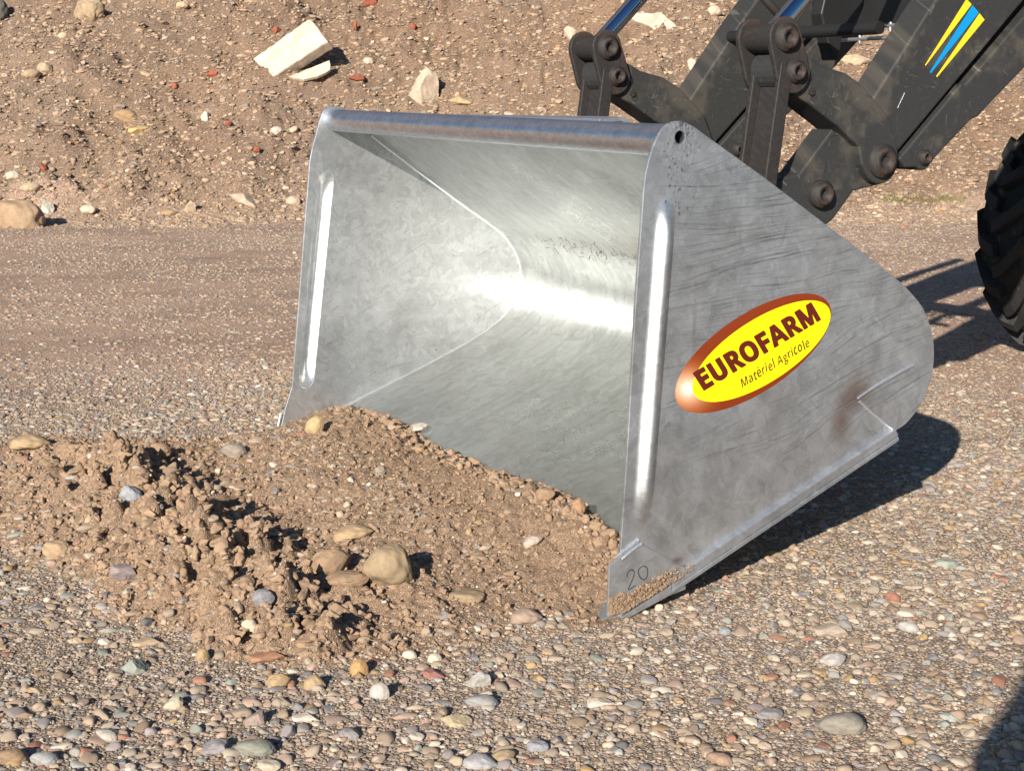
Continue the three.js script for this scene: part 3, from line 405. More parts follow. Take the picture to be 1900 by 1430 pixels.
/* grass tuft at the foot of the bank */
{ const blade = new THREE.PlaneGeometry(0.012, 0.10, 1, 3); blade.translate(0, 0.05, 0); { const p = blade.attributes.position; for (let i = 0; i < p.count; i++) { const y = p.getY(i); p.setXYZ(i, p.getX(i) * (1 - y / 0.105), y, 3 * y * y); } blade.computeVertexNormals(); }
  const R = rng(88), im = new THREE.InstancedMesh(blade, new THREE.MeshStandardMaterial({ color: col(0.2, 0.18, 0.065), roughness: 0.9, side: THREE.DoubleSide }), 420), o = new THREE.Object3D();
  for (let k = 0; k < 420; k++) { const q = sight(1640 + 155 * R(), 366 + 12 * R()); o.position.copy(q); o.rotation.set((R() - 0.5) * 1.2, R() * 6.3, (R() - 0.5) * 1.2); o.scale.setScalar(0.25 + 0.4 * R()); o.updateMatrix(); im.setMatrixAt(k, o.matrix); im.setColorAt(k, col(0.7 + 0.5 * R(), 0.8 + 0.3 * R(), 0.7)); }
  im.name = 'dry_grass'; im.castShadow = true; tag(im, 'yellow-green grass strip at the foot of the bank by the wheel', null, null, 'stuff'); scene.add(im); }

/* ---------- the bucket: local x runs back along the side plates, y up, z towards the near side ---------- */
const frameRot = Math.atan2(0.4987, 0.8668), BW = 1.848;
function place(g) { g.position.set(0.2356, 0, -3.1498); g.rotation.y = frameRot; return g; }
const bucket = place(thing('loader_bucket', 'galvanised steel loader bucket tipped into the soil with an oval yellow sticker', 'loader bucket'));
function shapeOf(pts, holes = []) { const s = new THREE.Shape(pts.map(([x, y]) => new THREE.Vector2(x, y))); for (const h of holes) s.holes.push(new THREE.Path(h.map(([x, y]) => new THREE.Vector2(x, y)))); return s; }
function slab(pts, depth, { holes = [], bevel = 0.0015, uv = true, seg = 2 } = {}) { const g = new THREE.ExtrudeGeometry(shapeOf(pts, holes), { depth: depth - 2 * bevel, bevelEnabled: bevel > 0, bevelSize: bevel, bevelOffset: -bevel, bevelThickness: bevel, bevelSegments: seg, curveSegments: 24 }); g.translate(0, 0, bevel); if (uv) plateUV(g); return g; }
function plateUV(g) { const p = g.attributes.position, u = g.attributes.uv; for (let i = 0; i < p.count; i++) u.setXY(i, (p.getX(i) + 0.2) / 1.3, (p.getY(i) + 0.1) / 1.3); return g; }
function spline(pts, n, closed = true) { const c = new THREE.CatmullRomCurve3(pts.map(([x, y]) => new THREE.Vector3(x, y, 0)), closed, 'centripetal'); return c.getPoints(n).map((p) => [p.x, p.y]); }
function arcPts(cx, cy, r, a0, a1, n) { return Array.from({ length: n + 1 }, (_, k) => { const a = lerp(a0, a1, k / n); return [cx + r * Math.cos(a), cy + r * Math.sin(a)]; }); }
/* outline of a side plate, from the tip up the front edge, round the eye, down the back and along the bottom */
const nearOut = [[-0.004, 0.012], [0.0, 0.147], [0.015, 0.385], [0.030, 0.686], [0.046, 0.925], ...spline([[0.050, 0.955], [0.061, 0.993], [0.083, 1.037], [0.104, 1.056], [0.136, 1.062], [0.168, 1.052], [0.200, 1.034]], 18, false), [0.368, 0.938], [0.678, 0.751], ...spline([[0.800, 0.675], [0.866, 0.614], [0.902, 0.540], [0.908, 0.480], [0.895, 0.420], [0.862, 0.370], [0.826, 0.338], [0.797, 0.326]], 22, false), [0.790, 0.322], [0.12, 0.048]];
const hole = arcPts(0.137, 1.028, 0.0135, 0, Math.PI * 2, 20).slice(0, 20);
const nearPlate = mesh('side_plate', slab(nearOut, 0.008, { holes: [hole] }), M.nearPlate, bucket); nearPlate.position.z = -0.008;
nearPlate.userData.label = 'near side plate with drag marks and the oval sticker';
/* far plate: the same plate, with its pressed stiffener seen from inside as a groove */
const farOut = [[-0.084, 0.012], [-0.049, 0.140], [-0.023, 0.211], [0.014, 0.546], [0.055, 0.917], ...spline([[0.066, 0.965], [0.080, 1.005], [0.096, 1.055], [0.112, 1.080], [0.146, 1.090], [0.178, 1.078], [0.21, 1.058]], 18, false), [0.378, 0.948], [0.678, 0.757], ...spline([[0.800, 0.680], [0.866, 0.618], [0.902, 0.540], [0.908, 0.480], [0.895, 0.420], [0.862, 0.370], [0.826, 0.338], [0.797, 0.326]], 22, false), [0.790, 0.322], [0.05, 0.012]];
/* an elongated pressing between two points: sheet(s) with a rounded cross-section */
function pressing(a, b, hw, hgt, sign) {
  const N = 60, T = 16, L = Math.hypot(b[0] - a[0], b[1] - a[1]), d = [(b[0] - a[0]) / L, (b[1] - a[1]) / L], n = [-d[1], d[0]], P = [], I = [], rim = [];
  for (let i = 0; i <= N; i++) { const e = i / N, s = hw * 0 + L * (0.5 - 0.5 * Math.cos(Math.PI * e)), c = Math.min(s, L - s), w = c < hw * 1.6 ? hw * Math.sqrt(Math.max(0.0004, 1 - (1 - c / (hw * 1.6)) ** 2)) : hw, top = smooth(0, hw * 3.4, c); for (let k = 0; k <= T; k++) { const t = -1 + 2 * k / T, f = sign > 0 ? Math.cos(t * Math.PI / 2) ** 2 : Math.pow(Math.cos(t * Math.PI / 2), 1.15); P.push(a[0] + d[0] * s + n[0] * w * t, a[1] + d[1] * s + n[1] * w * t, sign * hgt * f * top); } }
  for (let i = 0; i < N; i++) for (let k = 0; k < T; k++) { const q = i * (T + 1) + k; I.push(q, q + 1, q + T + 1, q + 1, q + T + 2, q + T + 1); }
  for (let i = 0; i <= N; i++) rim.push([P[i * (T + 1) * 3], P[i * (T + 1) * 3 + 1]]); for (let i = N; i >= 0; i--) { const q = (i * (T + 1) + T) * 3; rim.push([P[q], P[q + 1]]); }
  const g = new THREE.BufferGeometry(); g.setAttribute('position', new THREE.Float32BufferAttribute(P, 3)); g.setAttribute('uv', new THREE.Float32BufferAttribute(new Float32Array(P.length / 3 * 2), 2)); g.setIndex(I); g.computeVertexNormals(); return { geo: plateUV(g), rim };
}
const rib = pressing([0.053, 0.185], [0.106, 0.91], 0.028, 0.019, 1);
mesh('pressed_rib', rib.geo, M.nearPlate, nearPlate).position.z = 0.0079;
const groove = pressing([0.022, 0.2], [0.113, 0.893], 0.026, 0.020, -1);
const farPlate = mesh('side_plate', slab(farOut, 0.008, { holes: [groove.rim] }), M.farPlate, bucket); farPlate.position.z = -BW;
farPlate.userData.label = 'far side plate seen from its inner side';
mesh('pressed_groove', groove.geo, M.farPlate, farPlate).position.z = 0.0078;
mesh('rolled_edge', new THREE.TubeGeometry(new THREE.CatmullRomCurve3([[-0.085, 0.015], [-0.078, 0.06], [-0.062, 0.125]].map(([x, y]) => new THREE.Vector3(x, y, 0.004))), 10, 0.007, 8), M.zinc, farPlate);
/* curved shell: a sheet from the cutting edge round the heel and up to the top bar */
const farProf = spline([[-0.09, 0.026], [0.04, 0.078], [0.162, 0.127], [0.32, 0.187], [0.479, 0.247], [0.60, 0.297], [0.69, 0.340], [0.745, 0.375], [0.786, 0.415], [0.812, 0.463], [0.822, 0.515], [0.815, 0.562], [0.792, 0.610], [0.760, 0.650], [0.722, 0.682], [0.585, 0.774], [0.388, 0.911], [0.284, 0.985], [0.19, 1.052]], 110, false);
const nearProf = farProf.map(([x, y], k) => { const t = smooth(0, 0.25, k / 110); return [x + lerp(0.07, 0.03, t), y + lerp(-0.022, -0.032, t) - 0.02 * smooth(0.85, 1, k / 110)]; });
function loft(a, b, za, zb, nw, off, V) {
  const n = a.length, P = [], UV = [], I = []; let len = [0]; for (let k = 1; k < n; k++) len.push(len[k - 1] + Math.hypot(a[k][0] - a[k - 1][0], a[k][1] - a[k - 1][1])); const L = len[n - 1];
  const nor = (p, k) => { const q = p[Math.min(k + 1, n - 1)], r = p[Math.max(k - 1, 0)], l = Math.hypot(q[0] - r[0], q[1] - r[1]); return [(q[1] - r[1]) / l, -(q[0] - r[0]) / l]; };
  for (let i = 0; i <= nw; i++) for (let k = 0; k < n; k++) { const t = i / nw, na = nor(a, k), nb = nor(b, k), wob = off + 0.0015 * fbm(t * 7, k / n * 9, 2, V); P.push(lerp(a[k][0] + na[0] * wob, b[k][0] + nb[0] * wob, t), lerp(a[k][1] + na[1] * wob, b[k][1] + nb[1] * wob, t), lerp(za, zb, t)); UV.push(t, len[k] / L); }
  for (let i = 0; i < nw; i++) for (let k = 0; k < n - 1; k++) { const q = i * n + k; I.push(q, q + n, q + 1, q + 1, q + n, q + n + 1); }
  const g = new THREE.BufferGeometry(); g.setAttribute('position', new THREE.Float32BufferAttribute(P, 3)); g.setAttribute('uv', new THREE.Float32BufferAttribute(UV, 2)); g.setIndex(I); g.computeVertexNormals(); return g;
}
const inner = loft(nearProf, farProf, -0.008, -BW + 0.008, 40, 0, 3), outer = loft(nearProf, farProf, -0.008, -BW + 0.008, 40, 0.007, 3);
mesh('shell', mergeGeometries([inner, outer]), M.shell, bucket).userData.label = 'curved inner sheet of the bucket, bright where the sun glints in the bend';
{ // seam where the far plate is welded to the shell
  const pts = farProf.slice(2, 106).map(([x, y]) => new THREE.Vector3(x, y, -BW + 0.0095));
  mesh('weld_seam', new THREE.TubeGeometry(new THREE.CatmullRomCurve3(pts), 160, 0.0042, 6), M.bead, bucket);
  const seam2 = nearProf.slice(2, 106).map(([x, y]) => new THREE.Vector3(x, y, -0.0095)); mesh('weld_seam', new THREE.TubeGeometry(new THREE.CatmullRomCurve3(seam2), 120, 0.004, 6), M.bead, bucket);
}
{ // top bar: a tube with a folded strip behind it
  const a = new THREE.Vector3(0.121, 1.021, -0.008), b = new THREE.Vector3(0.143, 1.045, -BW + 0.008), L = a.distanceTo(b), g = new THREE.CylinderGeometry(0.034, 0.034, L, 40, 24, true), m = mesh('top_bar', g, M.tube, bucket); { const u = g.attributes.uv; for (let i = 0; i < u.count; i++) u.setXY(i, u.getX(i) * 0.4, u.getY(i) * 2.2); }
  m.position.copy(a).lerp(b, 0.5); m.quaternion.setFromUnitVectors(new THREE.Vector3(0, 1, 0), b.clone().sub(a).normalize());
  const s = mesh('top_strip', slab([[0.135, 1.047], [0.20, 1.052], [0.22, 1.036], [0.24, 1.02], [0.245, 1.03], [0.205, 1.062], [0.14, 1.058]], 1.30, { bevel: 0.001 }), M.zinc, bucket); s.position.set(0.005, 0.006, -1.62);
}
/* cutting edge, its wear plates and the strip along the bottom of each plate */
{ const e = mesh('cutting_edge', slab([[-0.105, -0.012], [0.14, 0.032], [0.14, 0.047], [-0.04, 0.016], [-0.105, -0.008]], BW + 0.02, { bevel: 0.0015 }), M.zinc, bucket); e.position.z = -BW - 0.01; e.position.x = 0.03;
  const wear = mesh('wear_plate', slab([[-0.034, 0.120], [0.046, 0.157], [0.156, 0.091], [0.177, 0.077], [0.125, 0.046], [-0.007, 0.003], [-0.036, 0.005]], 0.007, { bevel: 0.0015 }), M.nearPlate, bucket); wear.position.z = 0.0003;
  wear.userData.label = 'wear plate with a handwritten number';
  const bead = (pts, r, m = M.bead, z = 0.001) => mesh('weld_bead', new THREE.TubeGeometry(new THREE.CatmullRomCurve3(pts.map(([x, y]) => new THREE.Vector3(x, y, z))), 14, r, 6), m, bucket);
  bead([[-0.010, 0.134], [0.02, 0.150], [0.046, 0.163]], 0.0045); bead([[-0.002, 0.127], [0.022, 0.142], [0.05, 0.155]], 0.0035, M.bead, 0.007);
  bead([[0.840, 0.480], [0.80, 0.468], [0.746, 0.449], [0.70, 0.432]], 0.0038); bead([[0.70, 0.432], [0.675, 0.421], [0.664, 0.415]], 0.003); bead([[0.668, 0.412], [0.73, 0.366], [0.789, 0.326]], 0.0038);
  const strip = mesh('bottom_strip', slab([[0.122, 0.040], [0.790, 0.316], [0.780, 0.332], [0.118, 0.060]], 0.014, { bevel: 0.002 }), M.zinc, bucket); strip.position.z = 0.0004;
  const lower = mesh('bottom_strip', slab([[0.115, 0.026], [0.790, 0.304], [0.787, 0.3135], [0.115, 0.0365]], 0.022, { bevel: 0.002 }), M.zinc, bucket); lower.position.z = -0.004;
  const end = mesh('edge_end', slab([[-0.008, -0.010], [0.124, 0.030], [0.124, 0.052], [-0.006, 0.002]], 0.012, { bevel: 0.002 }), M.zinc, bucket); end.position.z = 0.0075;
  const ink = new THREE.MeshStandardMaterial({ color: col(0.03, 0.03, 0.035), roughness: 0.7 });
  const digit = (pts) => { const m = mesh('marker_digit', new THREE.TubeGeometry(new THREE.CatmullRomCurve3(pts.map(([x, y]) => new THREE.Vector3(x, y, 0))), 24, 0.0013, 5), ink, wear); m.scale.z = 0.3; m.position.z = 0.0075; };
  digit([[0.012, 0.085], [0.014, 0.095], [0.023, 0.101], [0.031, 0.095], [0.029, 0.082], [0.020, 0.065], [0.016, 0.056], [0.036, 0.063]]);
  digit([[0.052, 0.103], [0.043, 0.098], [0.047, 0.080], [0.060, 0.072], [0.067, 0.082], [0.064, 0.100], [0.054, 0.104]]);
}
{ const R = rng(41), o = new THREE.Object3D(), im = new THREE.InstancedMesh(clods[1], clodMat, 3200), c = new THREE.Color();
  for (let k = 0; k < 3200; k++) { const t = R() * R(), u = -0.034 + 0.24 * t, top = (0.018 + 0.034 * (1 - t) * (0.4 + 0.6 * noise(u * 40, 3, 7) ** 2)) * R() ** 2, sz = lerp(0.0008, 0.0046, R() ** 3); o.position.set(u, 0.012 + 0.36 * Math.max(0, u) + top, 0.008 + 0.012 * R() * (1 - top / 0.06)); o.rotation.set(6 * R(), 6 * R(), 6 * R()); o.scale.set(sz, sz * 0.8, sz); o.updateMatrix(); im.setMatrixAt(k, o.matrix); const v = 0.65 + 0.4 * R(); im.setColorAt(k, c.setRGB(v, v, v)); }
  place(im); im.name = 'soil_crumbs'; im.castShadow = im.receiveShadow = true; tag(im, 'crumbs of brown soil stuck to the lower front corner of the bucket', null, null, 'stuff'); scene.add(im); }
/* oval sticker: printed flat on a thin film */
{ const tex = canvasTex(1340, 600, (g, w, h) => {
    const k = w / 350; g.fillStyle = '#7d2f08'; g.fillRect(0, 0, w, h); g.translate(w / 2, h / 2); g.scale(k, k);
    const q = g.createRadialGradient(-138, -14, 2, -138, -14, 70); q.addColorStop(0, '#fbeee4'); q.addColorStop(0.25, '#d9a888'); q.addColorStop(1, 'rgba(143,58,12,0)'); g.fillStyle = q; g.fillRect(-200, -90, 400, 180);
    g.fillStyle = '#fff200'; g.save(); g.translate(14, 5); g.rotate(0.02); g.beginPath(); g.ellipse(0, 0, 149, 58, 0, 0, 7); g.fill(); g.restore();
    g.rotate(0.05); g.fillStyle = '#5c1806'; g.textAlign = 'center'; g.textBaseline = 'middle'; g.font = 'bold 50px sans-serif'; const tw = g.measureText('EUROFARM').width; g.save(); g.translate(11, -7); g.scale(262 / tw, 1); g.fillText('EUROFARM', 0, 0); g.lineWidth = 3.4; g.lineJoin = 'round'; g.strokeStyle = '#5c1806'; g.strokeText('EUROFARM', 0, 0); g.restore();
    const line = 'Matériel Agricole', Rj = rng(5); g.font = 'bold 23px sans-serif'; g.fillStyle = '#5a3a0c'; const t2 = g.measureText(line).width * 0.80; let at = 22 - t2 / 2;      // loose hand lettering
    for (const ch of line) { g.save(); g.translate(at, 36 + 2.6 * (Rj() - 0.5)); g.transform(0.72 + 0.1 * Rj(), 0.06 * (Rj() - 0.5), -0.32 + 0.16 * (Rj() - 0.5), 0.92 + 0.2 * Rj(), 0, 0); g.textAlign = 'left'; g.fillText(ch, 0, 0); g.restore(); at += g.measureText(ch).width * 0.80; }
    g.setTransform(1, 0, 0, 1, 0, 0); strokes(g, Rj, 130, () => { const x = w * Rj(), y = h * Rj(), a = Rj() * 3.14, L = 4 + 50 * Rj() * Rj(); g.strokeStyle = `rgba(${Rj() < 0.5 ? '120,100,70' : '255,255,240'},${0.05 + 0.16 * Rj()})`; g.lineWidth = 1 + 3 * Rj(); g.beginPath(); g.moveTo(x, y); g.lineTo(x + L * Math.cos(a), y + L * Math.sin(a)); g.stroke(); });
  });
  const e1 = [0.00124528, 0.00057984], e2 = [0.00089567, -0.00108509], C = [0.3553, 0.5515], P = [], UV = [], I = [], N = 96, Rr = 6;
  for (let r = 0; r <= Rr; r++) for (let k = 0; k <= N; k++) { const t = k / N * Math.PI * 2, a = 168 * r / Rr * Math.cos(t), b = 71 * r / Rr * Math.sin(t); P.push(C[0] + e1[0] * a + e2[0] * b, C[1] + e1[1] * a + e2[1] * b, 0.0012 * (r === Rr ? 0.2 : 1)); UV.push(0.5 + a / 350, 0.5 - b / (350 * 600 / 1340)); }
  for (let r = 0; r < Rr; r++) for (let k = 0; k < N; k++) { const q = r * (N + 1) + k; I.push(q, q + N + 1, q + 1, q + 1, q + N + 1, q + N + 2); }
  const g = new THREE.BufferGeometry(); g.setAttribute('position', new THREE.Float32BufferAttribute(P, 3)); g.setAttribute('uv', new THREE.Float32BufferAttribute(UV, 2)); g.setIndex(I); g.computeVertexNormals();
  const s = mesh('oval_sticker', g, new THREE.MeshStandardMaterial({ map: tex, roughness: 0.5, side: THREE.DoubleSide }), nearPlate); s.position.z = 0.0085; s.userData.label = 'oval yellow sticker with brown lettering and border'; }

/* ---------- the tractor with its front loader (same local frame as the bucket) ---------- */
const tractor = place(thing('tractor', 'dark grey tractor with twin loader arms carrying the bucket', 'tractor'));
const paintUV = (g) => { const p = g.attributes.position, u = g.attributes.uv; for (let i = 0; i < p.count; i++) u.setXY(i, p.getX(i) * 1.1 + 0.3 * p.getZ(i), p.getY(i) * 1.1 + 0.5 * p.getZ(i)); return g; };
function plate(name, pts, w0, w1, mat, parent, bevel = 0.006, holes = []) { const m = mesh(name, paintUV(slab(pts, Math.abs(w1 - w0), { bevel, uv: false, holes, seg: 3 })), mat, parent); m.position.z = -w1; return m; }
function bar(name, a, b, r, mat, parent, seg = 24) { const A = new THREE.Vector3(a[0], a[1], -a[2]), B = new THREE.Vector3(b[0], b[1], -b[2]), m = mesh(name, new THREE.CylinderGeometry(r, r, A.distanceTo(B), seg, 1), mat, parent); m.position.copy(A).lerp(B, 0.5); m.quaternion.setFromUnitVectors(new THREE.Vector3(0, 1, 0), B.sub(A).normalize()); return m; }
/* pin with a collar and a dished head on the near side */
function pin(u, v, w0, w1, r, parent) {
  const prof = [[0.0001, -0.004], [r * 0.28, -0.004], [r * 0.34, 0.004], [r * 0.5, 0.010], [r * 0.72, 0.010], [r * 0.8, 0.0], [r * 0.98, -0.002], [r, -0.012], [r, -(w1 - w0)], [0.0001, -(w1 - w0)]].reverse(), g = new THREE.LatheGeometry(prof.map(([x, y]) => new THREE.Vector2(x, y)), 32); g.rotateX(Math.PI / 2);
  const m = mesh('pivot_pin', g, M.rust, parent); m.position.set(u, v, -w0); return m;
}
const armParts = [];
function loaderArm(w) {                                         // w: how far in from the near plate its outer face lies
  const a = mesh('loader_arm', new THREE.BufferGeometry(), M.paint, tractor);
  const beam = [[1.145, 0.915], [1.204, 0.958], [1.429, 1.163], [1.665, 1.380], [2.25, 1.93], [3.35, 2.02], [3.35, 2.30], [2.12, 2.26], [1.312, 1.356], [1.112, 1.107], [1.05, 1.0], [1.085, 0.93]];
  a.geometry.dispose(); a.geometry = paintUV(slab(beam, 0.105, { bevel: 0.008, uv: false, seg: 3 })); a.position.z = -(w + 0.105);
  const off = w + 0.105, sub = (m) => { m.position.z += off; return m; };                 // children are written in tractor coordinates
  sub(plate('lower_beam', [[1.213, 0.948], [1.434, 1.150], [1.448, 1.148], [1.68, 1.35], [2.3, 1.88], [2.36, 1.79], [1.683, 1.198], [1.545, 1.092], [1.511, 1.063], [1.480, 1.052], [1.345, 0.945], ...arcPts(1.305, 0.950, 0.034, -0.4, -2.3, 8), [1.24, 0.925]], w - 0.006, w + 0.10, M.paint, a));
  sub(plate('lever_plate', [...arcPts(0.812, 1.180, 0.052, 4.0, 1.2, 10), [0.880, 1.212], [0.913, 1.195], [1.000, 1.176], [1.054, 1.149], [1.100, 1.112], [1.160, 1.06], [1.195, 0.985], ...arcPts(1.139, 0.945, 0.062, 0.2, -2.6, 10), [1.070, 0.935], [1.055, 0.985], [0.985, 1.035], [0.88, 1.095]], w - 0.018, w + 0.085, M.paint, a));
  sub(plate('tip_plate', [[0.985, 1.03], [1.06, 1.00], [1.17, 0.95], [1.165, 0.88], [1.07, 0.865], [1.0, 0.79], [0.955, 0.765], [0.87, 0.78], [0.79, 0.84], [0.772, 0.895], [0.88, 0.918]], w + 0.01, w + 0.095, M.paint, a));
  for (const [dw, s] of [[-0.036, 1], [0.09, 1]]) sub(plate('link_plate', [...arcPts(0.779, 1.262, 0.052, Math.PI * 0.05, Math.PI * 1.08, 12), ...arcPts(0.808, 1.178, 0.056, Math.PI * 1.12, Math.PI * 2.02, 12)], w + dw, w + dw + 0.016 * s, M.rust, a, 0.004));
  for (const dw of [-0.034, 0.070]) sub(plate('bucket_link', [[0.765, 1.20], [0.805, 1.19], [0.748, 0.79], [0.708, 0.79]], w + dw - 0.004, w + dw + 0.012, M.rust, a, 0.004));
  sub(plate('link_web', [[0.782, 1.14], [0.798, 1.14], [0.742, 0.79], [0.726, 0.79]], w - 0.02, w + 0.065, M.rust, a, 0.003));
  sub(pin(0.779, 1.262, w - 0.046, w + 0.12, 0.037, a)); sub(pin(0.812, 1.178, w - 0.046, w + 0.12, 0.030, a)); sub(pin(1.139, 0.945, w - 0.03, w + 0.12, 0.047, a)); sub(pin(0.947, 0.861, w - 0.01, w + 0.12, 0.038, a)); sub(pin(1.306, 0.951, w - 0.014, w + 0.06, 0.022, a));
  for (const [u, v] of [[0.868, 1.166], [0.882, 1.128]]) sub(bar('bolt', [u, v, w - 0.024], [u, v, w - 0.01], 0.011, M.rust, a, 6));
  sub(bar('hydraulic_rod', [0.790, 1.273, w + 0.035], [1.25, 1.71, w + 0.035], 0.025, M.chrome, a, 40));
  sub(bar('hydraulic_barrel', [1.15, 1.615, w + 0.035], [1.85, 2.28, w + 0.035], 0.045, M.black, a, 32));
  return a;
}
const W1 = 0.47, W2 = BW - 0.47 - 0.09;
const arm1 = loaderArm(W1), arm2 = loaderArm(W2); arm1.userData.label = 'near loader arm with yellow and blue stripes'; arm2.userData.label = 'far loader arm behind the top bar'; void armParts;
{ const stripe = (pts, c) => { const g = new THREE.ShapeGeometry(shapeOf(pts)); const m = mesh('painted_stripe', g, new THREE.MeshStandardMaterial({ color: c, roughness: 0.5, side: THREE.DoubleSide }), arm1); m.position.z = 0.105 + 0.0015; };
  stripe([[1.297, 1.200], [1.300, 1.198], [1.462, 1.366], [1.441, 1.380]], col(0.92, 0.62, 0.02)); stripe([[1.316, 1.182], [1.321, 1.178], [1.492, 1.345], [1.465, 1.364]], col(0.0, 0.27, 0.62)); stripe([[1.341, 1.171], [1.345, 1.168], [1.515, 1.326], [1.494, 1.343]], col(0.92, 0.62, 0.02));
  const sc = mesh('paint_scratch', new THREE.TubeGeometry(new THREE.LineCurve3(new THREE.Vector3(1.205, 1.085, 0), new THREE.Vector3(1.228, 1.125, 0)), 3, 0.0014, 5), M.zinc, arm1); sc.position.z = 0.1052; }
/* cross tube, bumper, axle and bonnet at the front of the tractor */
bar('cross_tube', [1.95, 1.72, W1 + 0.05], [1.95, 1.72, W2 + 0.05], 0.05, M.black, tractor);
bar('cross_rail', [1.27, 1.305, 0.62], [1.27, 1.305, 1.29], 0.018, M.black, tractor);
{ const rack = tractor; for (const v of [1.325, 1.29]) bar('rack_bar', [1.50, v, 0.80], [1.50, v, 1.10], 0.006, M.zinc, rack, 10); for (const w of [0.82, 0.95, 1.08]) bar('rack_bar', [1.50, 1.28, w], [1.50, 1.335, w], 0.005, M.zinc, rack, 10);
  plate('bumper', [[1.52, 1.335], [1.60, 1.325], [1.62, 1.44], [1.52, 1.50]], 0.66, 1.2, M.black, tractor); plate('bumper_bracket', [[1.335, 1.36], [1.385, 1.225], [1.41, 1.225], [1.43, 1.33], [1.50, 1.40], [1.50, 1.50], [1.36, 1.46]], 0.94, 0.99, M.black, tractor);
  plate('grille', [[2.46, 1.36], [2.54, 1.34], [2.58, 1.95], [2.52, 1.96]], 0.66, 1.18, M.black, tractor); for (let k = 0; k < 6; k++) bar('grille_slat', [2.455 + 0.011 * k, 1.40 + 0.09 * k, 0.68], [2.455 + 0.011 * k, 1.40 + 0.09 * k, 1.16], 0.012, M.hose, tractor, 10);
  plate('bonnet', [[2.55, 1.30], [4.4, 1.30], [4.4, 2.15], [2.75, 2.02], [2.58, 1.95]], 0.64, 1.2, M.paint, tractor, 0.03); plate('chassis', [[2.50, 0.98], [4.4, 0.85], [4.4, 1.30], [2.55, 1.32]], 0.74, 1.1, M.black, tractor, 0.02);
  bar('axle', [3.72, 0.55, 0.0], [3.72, 0.55, 1.85], 0.08, M.black, tractor);
  for (const [pts, r] of [[[[0.80, 1.42, 0.62], [0.845, 1.365, 0.6], [0.90, 1.322, 0.6], [0.96, 1.30, 0.64]], 0.012], [[[1.45, 1.50, 0.7], [1.50, 1.42, 0.66], [1.56, 1.34, 0.62], [1.6, 1.26, 0.6]], 0.012], [[[1.62, 1.46, 0.8], [1.63, 1.38, 0.66], [1.68, 1.33, 0.6]], 0.014]]) mesh('hydraulic_hose', new THREE.TubeGeometry(new THREE.CatmullRomCurve3(pts.map(([u, v, w]) => new THREE.Vector3(u, v, -w))), 24, r, 8), M.hose, tractor);
}
function frontWheel(u, w0, w1) {
  const R0 = 0.52, wc = (w0 + w1) / 2, hw = (w1 - w0) / 2, g = new THREE.Group(); g.name = numbered('front_wheel'); tractor.add(g); g.position.set(u, R0 + 0.03, -wc);
  const prof = [[0.33, -hw * 0.8], [0.38, -hw * 0.98], [0.47, -hw * 1.05], [0.51, -hw * 0.98], [R0 - 0.012, -hw * 0.8], [R0, -hw * 0.4], [R0, hw * 0.4], [R0 - 0.012, hw * 0.8], [0.51, hw * 0.98], [0.47, hw * 1.05], [0.38, hw * 0.98], [0.33, hw * 0.8]];
  const t = new THREE.LatheGeometry(spline(prof, 60, false).map(([x, y]) => new THREE.Vector2(x, y)), 96); t.rotateX(Math.PI / 2); { const q = t.attributes.uv; for (let i = 0; i < q.count; i++) q.setXY(i, q.getX(i) * 6, q.getY(i) * 2); } mesh('tyre', t, M.dustyRubber, g);
  const rimG = new THREE.LatheGeometry([[0.10, 0.02], [0.16, 0.03], [0.22, -0.01], [0.28, -0.02], [0.30, hw * 0.7], [0.335, hw * 0.82]].map(([x, y]) => new THREE.Vector2(x, y)), 48); rimG.rotateX(Math.PI / 2); mesh('rim', rimG, M.zinc, g);
  const lug = (s) => { const sh = shapeOf([[-0.028, 0], [0.028, 0], [0.020, 0.05], [-0.020, 0.05]]), e = new THREE.ExtrudeGeometry(sh, { depth: hw * 1.12, bevelEnabled: true, bevelSize: 0.006, bevelThickness: 0.006, bevelSegments: 2, steps: 6 }), p = e.attributes.position; for (let i = 0; i < p.count; i++) { const z = p.getZ(i) / (hw * 1.12); p.setXYZ(i, p.getX(i) + 0.10 * z * z * 0.9 + 0.03 * z, p.getY(i) - 0.055 * Math.max(0, z - 0.55) / 0.45, p.getZ(i)); } e.computeVertexNormals(); if (s < 0) e.scale(1, 1, -1), e.index || e.computeVertexNormals(); return e; };
  const LA = lug(1), LB = lug(-1), N = 18, mat = M.rubber;
  for (let k = 0; k < N * 2; k++) { const a = k / (N * 2) * Math.PI * 2 + 0.11, m = mesh('tyre_lug', k % 2 ? LA : LB, mat, g); m.material.side = THREE.DoubleSide; m.position.set(Math.cos(a) * (R0 - 0.008), Math.sin(a) * (R0 - 0.008), 0); m.rotation.z = a - Math.PI / 2; }
  return g;
}
frontWheel(3.72, -0.16, 0.06); frontWheel(3.72, 1.79, 2.01);

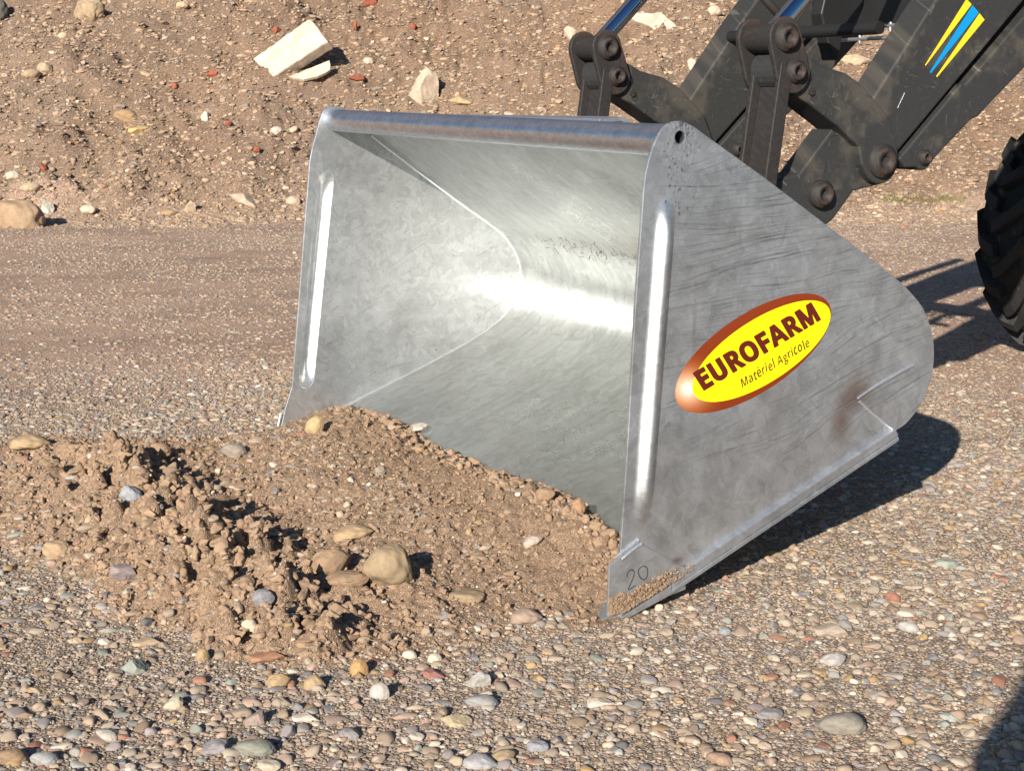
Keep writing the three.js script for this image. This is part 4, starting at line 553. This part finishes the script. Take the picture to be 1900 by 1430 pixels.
/* ---------- the photographer, behind the lens: only the shadow falls into the picture ---------- */
{ const J = { pel: [0.06, 0.86, 0.30], che: [0.08, 1.22, 0.30], nek: [0.07, 1.40, 0.26], hed: [0.05, 1.56, 0.20], sl: [-0.11, 1.33, 0.28], el: [-0.19, 1.08, 0.22], hl: [-0.06, 1.08, 0.10], sr: [0.27, 1.33, 0.30], er: [0.34, 1.08, 0.24], hr: [0.08, 1.08, 0.10], kl: [-0.05, 0.46, 0.28], fl: [-0.06, 0.07, 0.34], tl: [-0.07, 0.04, 0.20], kr: [0.17, 0.46, 0.28], fr: [0.18, 0.07, 0.34], tr: [0.19, 0.04, 0.20], pl: [-0.03, 0.84, 0.30], pr: [0.15, 0.84, 0.30] };
  const B = [['pel', 'che', 0.15, 0.165], ['che', 'nek', 0.15, 0.06], ['nek', 'hed', 0.06, 0.085], ['hed', 'hed', 0.10, 0.10], ['che', 'sl', 0.12, 0.065], ['che', 'sr', 0.12, 0.065], ['sl', 'el', 0.062, 0.05], ['el', 'hl', 0.048, 0.035], ['sr', 'er', 0.062, 0.05], ['er', 'hr', 0.048, 0.035], ['pl', 'kl', 0.095, 0.062], ['kl', 'fl', 0.062, 0.045], ['fl', 'tl', 0.045, 0.035], ['pr', 'kr', 0.095, 0.062], ['kr', 'fr', 0.062, 0.045], ['fr', 'tr', 0.045, 0.035]];
  const n = 84, mc = new MarchingCubes(n, M.black, false, false, 200000), S = 0.95, C = [0.08, 0.86, 0.25];
  for (let z = 0; z < n; z++) for (let y = 0; y < n; y++) for (let x = 0; x < n; x++) {
    const p = [C[0] + (x / n * 2 - 1) * S, C[1] + (y / n * 2 - 1) * S, C[2] + (z / n * 2 - 1) * S]; let f = 0;
    for (const [a, b, ra, rb] of B) { const A = J[a], D = J[b], d = [D[0] - A[0], D[1] - A[1], D[2] - A[2]], l = d[0] ** 2 + d[1] ** 2 + d[2] ** 2, t = l ? clamp(((p[0] - A[0]) * d[0] + (p[1] - A[1]) * d[1] + (p[2] - A[2]) * d[2]) / l) : 0; f += Math.exp(-45 * (Math.hypot(p[0] - A[0] - d[0] * t, p[1] - A[1] - d[1] * t, p[2] - A[2] - d[2] * t) - lerp(ra, rb, t))); }
    mc.field[z * n * n + y * n + x] = f > 1e-9 ? Math.log(f) / 45 : -0.5;
  }
  mc.isolation = 0; mc.update(); const g = new THREE.BufferGeometry(); g.setAttribute('position', new THREE.BufferAttribute(mc.positionArray.slice(0, mc.count * 3), 3)); g.setAttribute('normal', new THREE.BufferAttribute(mc.normalArray.slice(0, mc.count * 3), 3)); g.scale(S, S, S); g.translate(...C);
  g.translate(0.075, 0, 0); tag(mesh('person', g, new THREE.MeshStandardMaterial({ color: col(0.04, 0.045, 0.06), roughness: 0.9 })), 'person in dark clothes standing and holding a camera at chest height', 'person');
}
renderer.render(scene, camera);
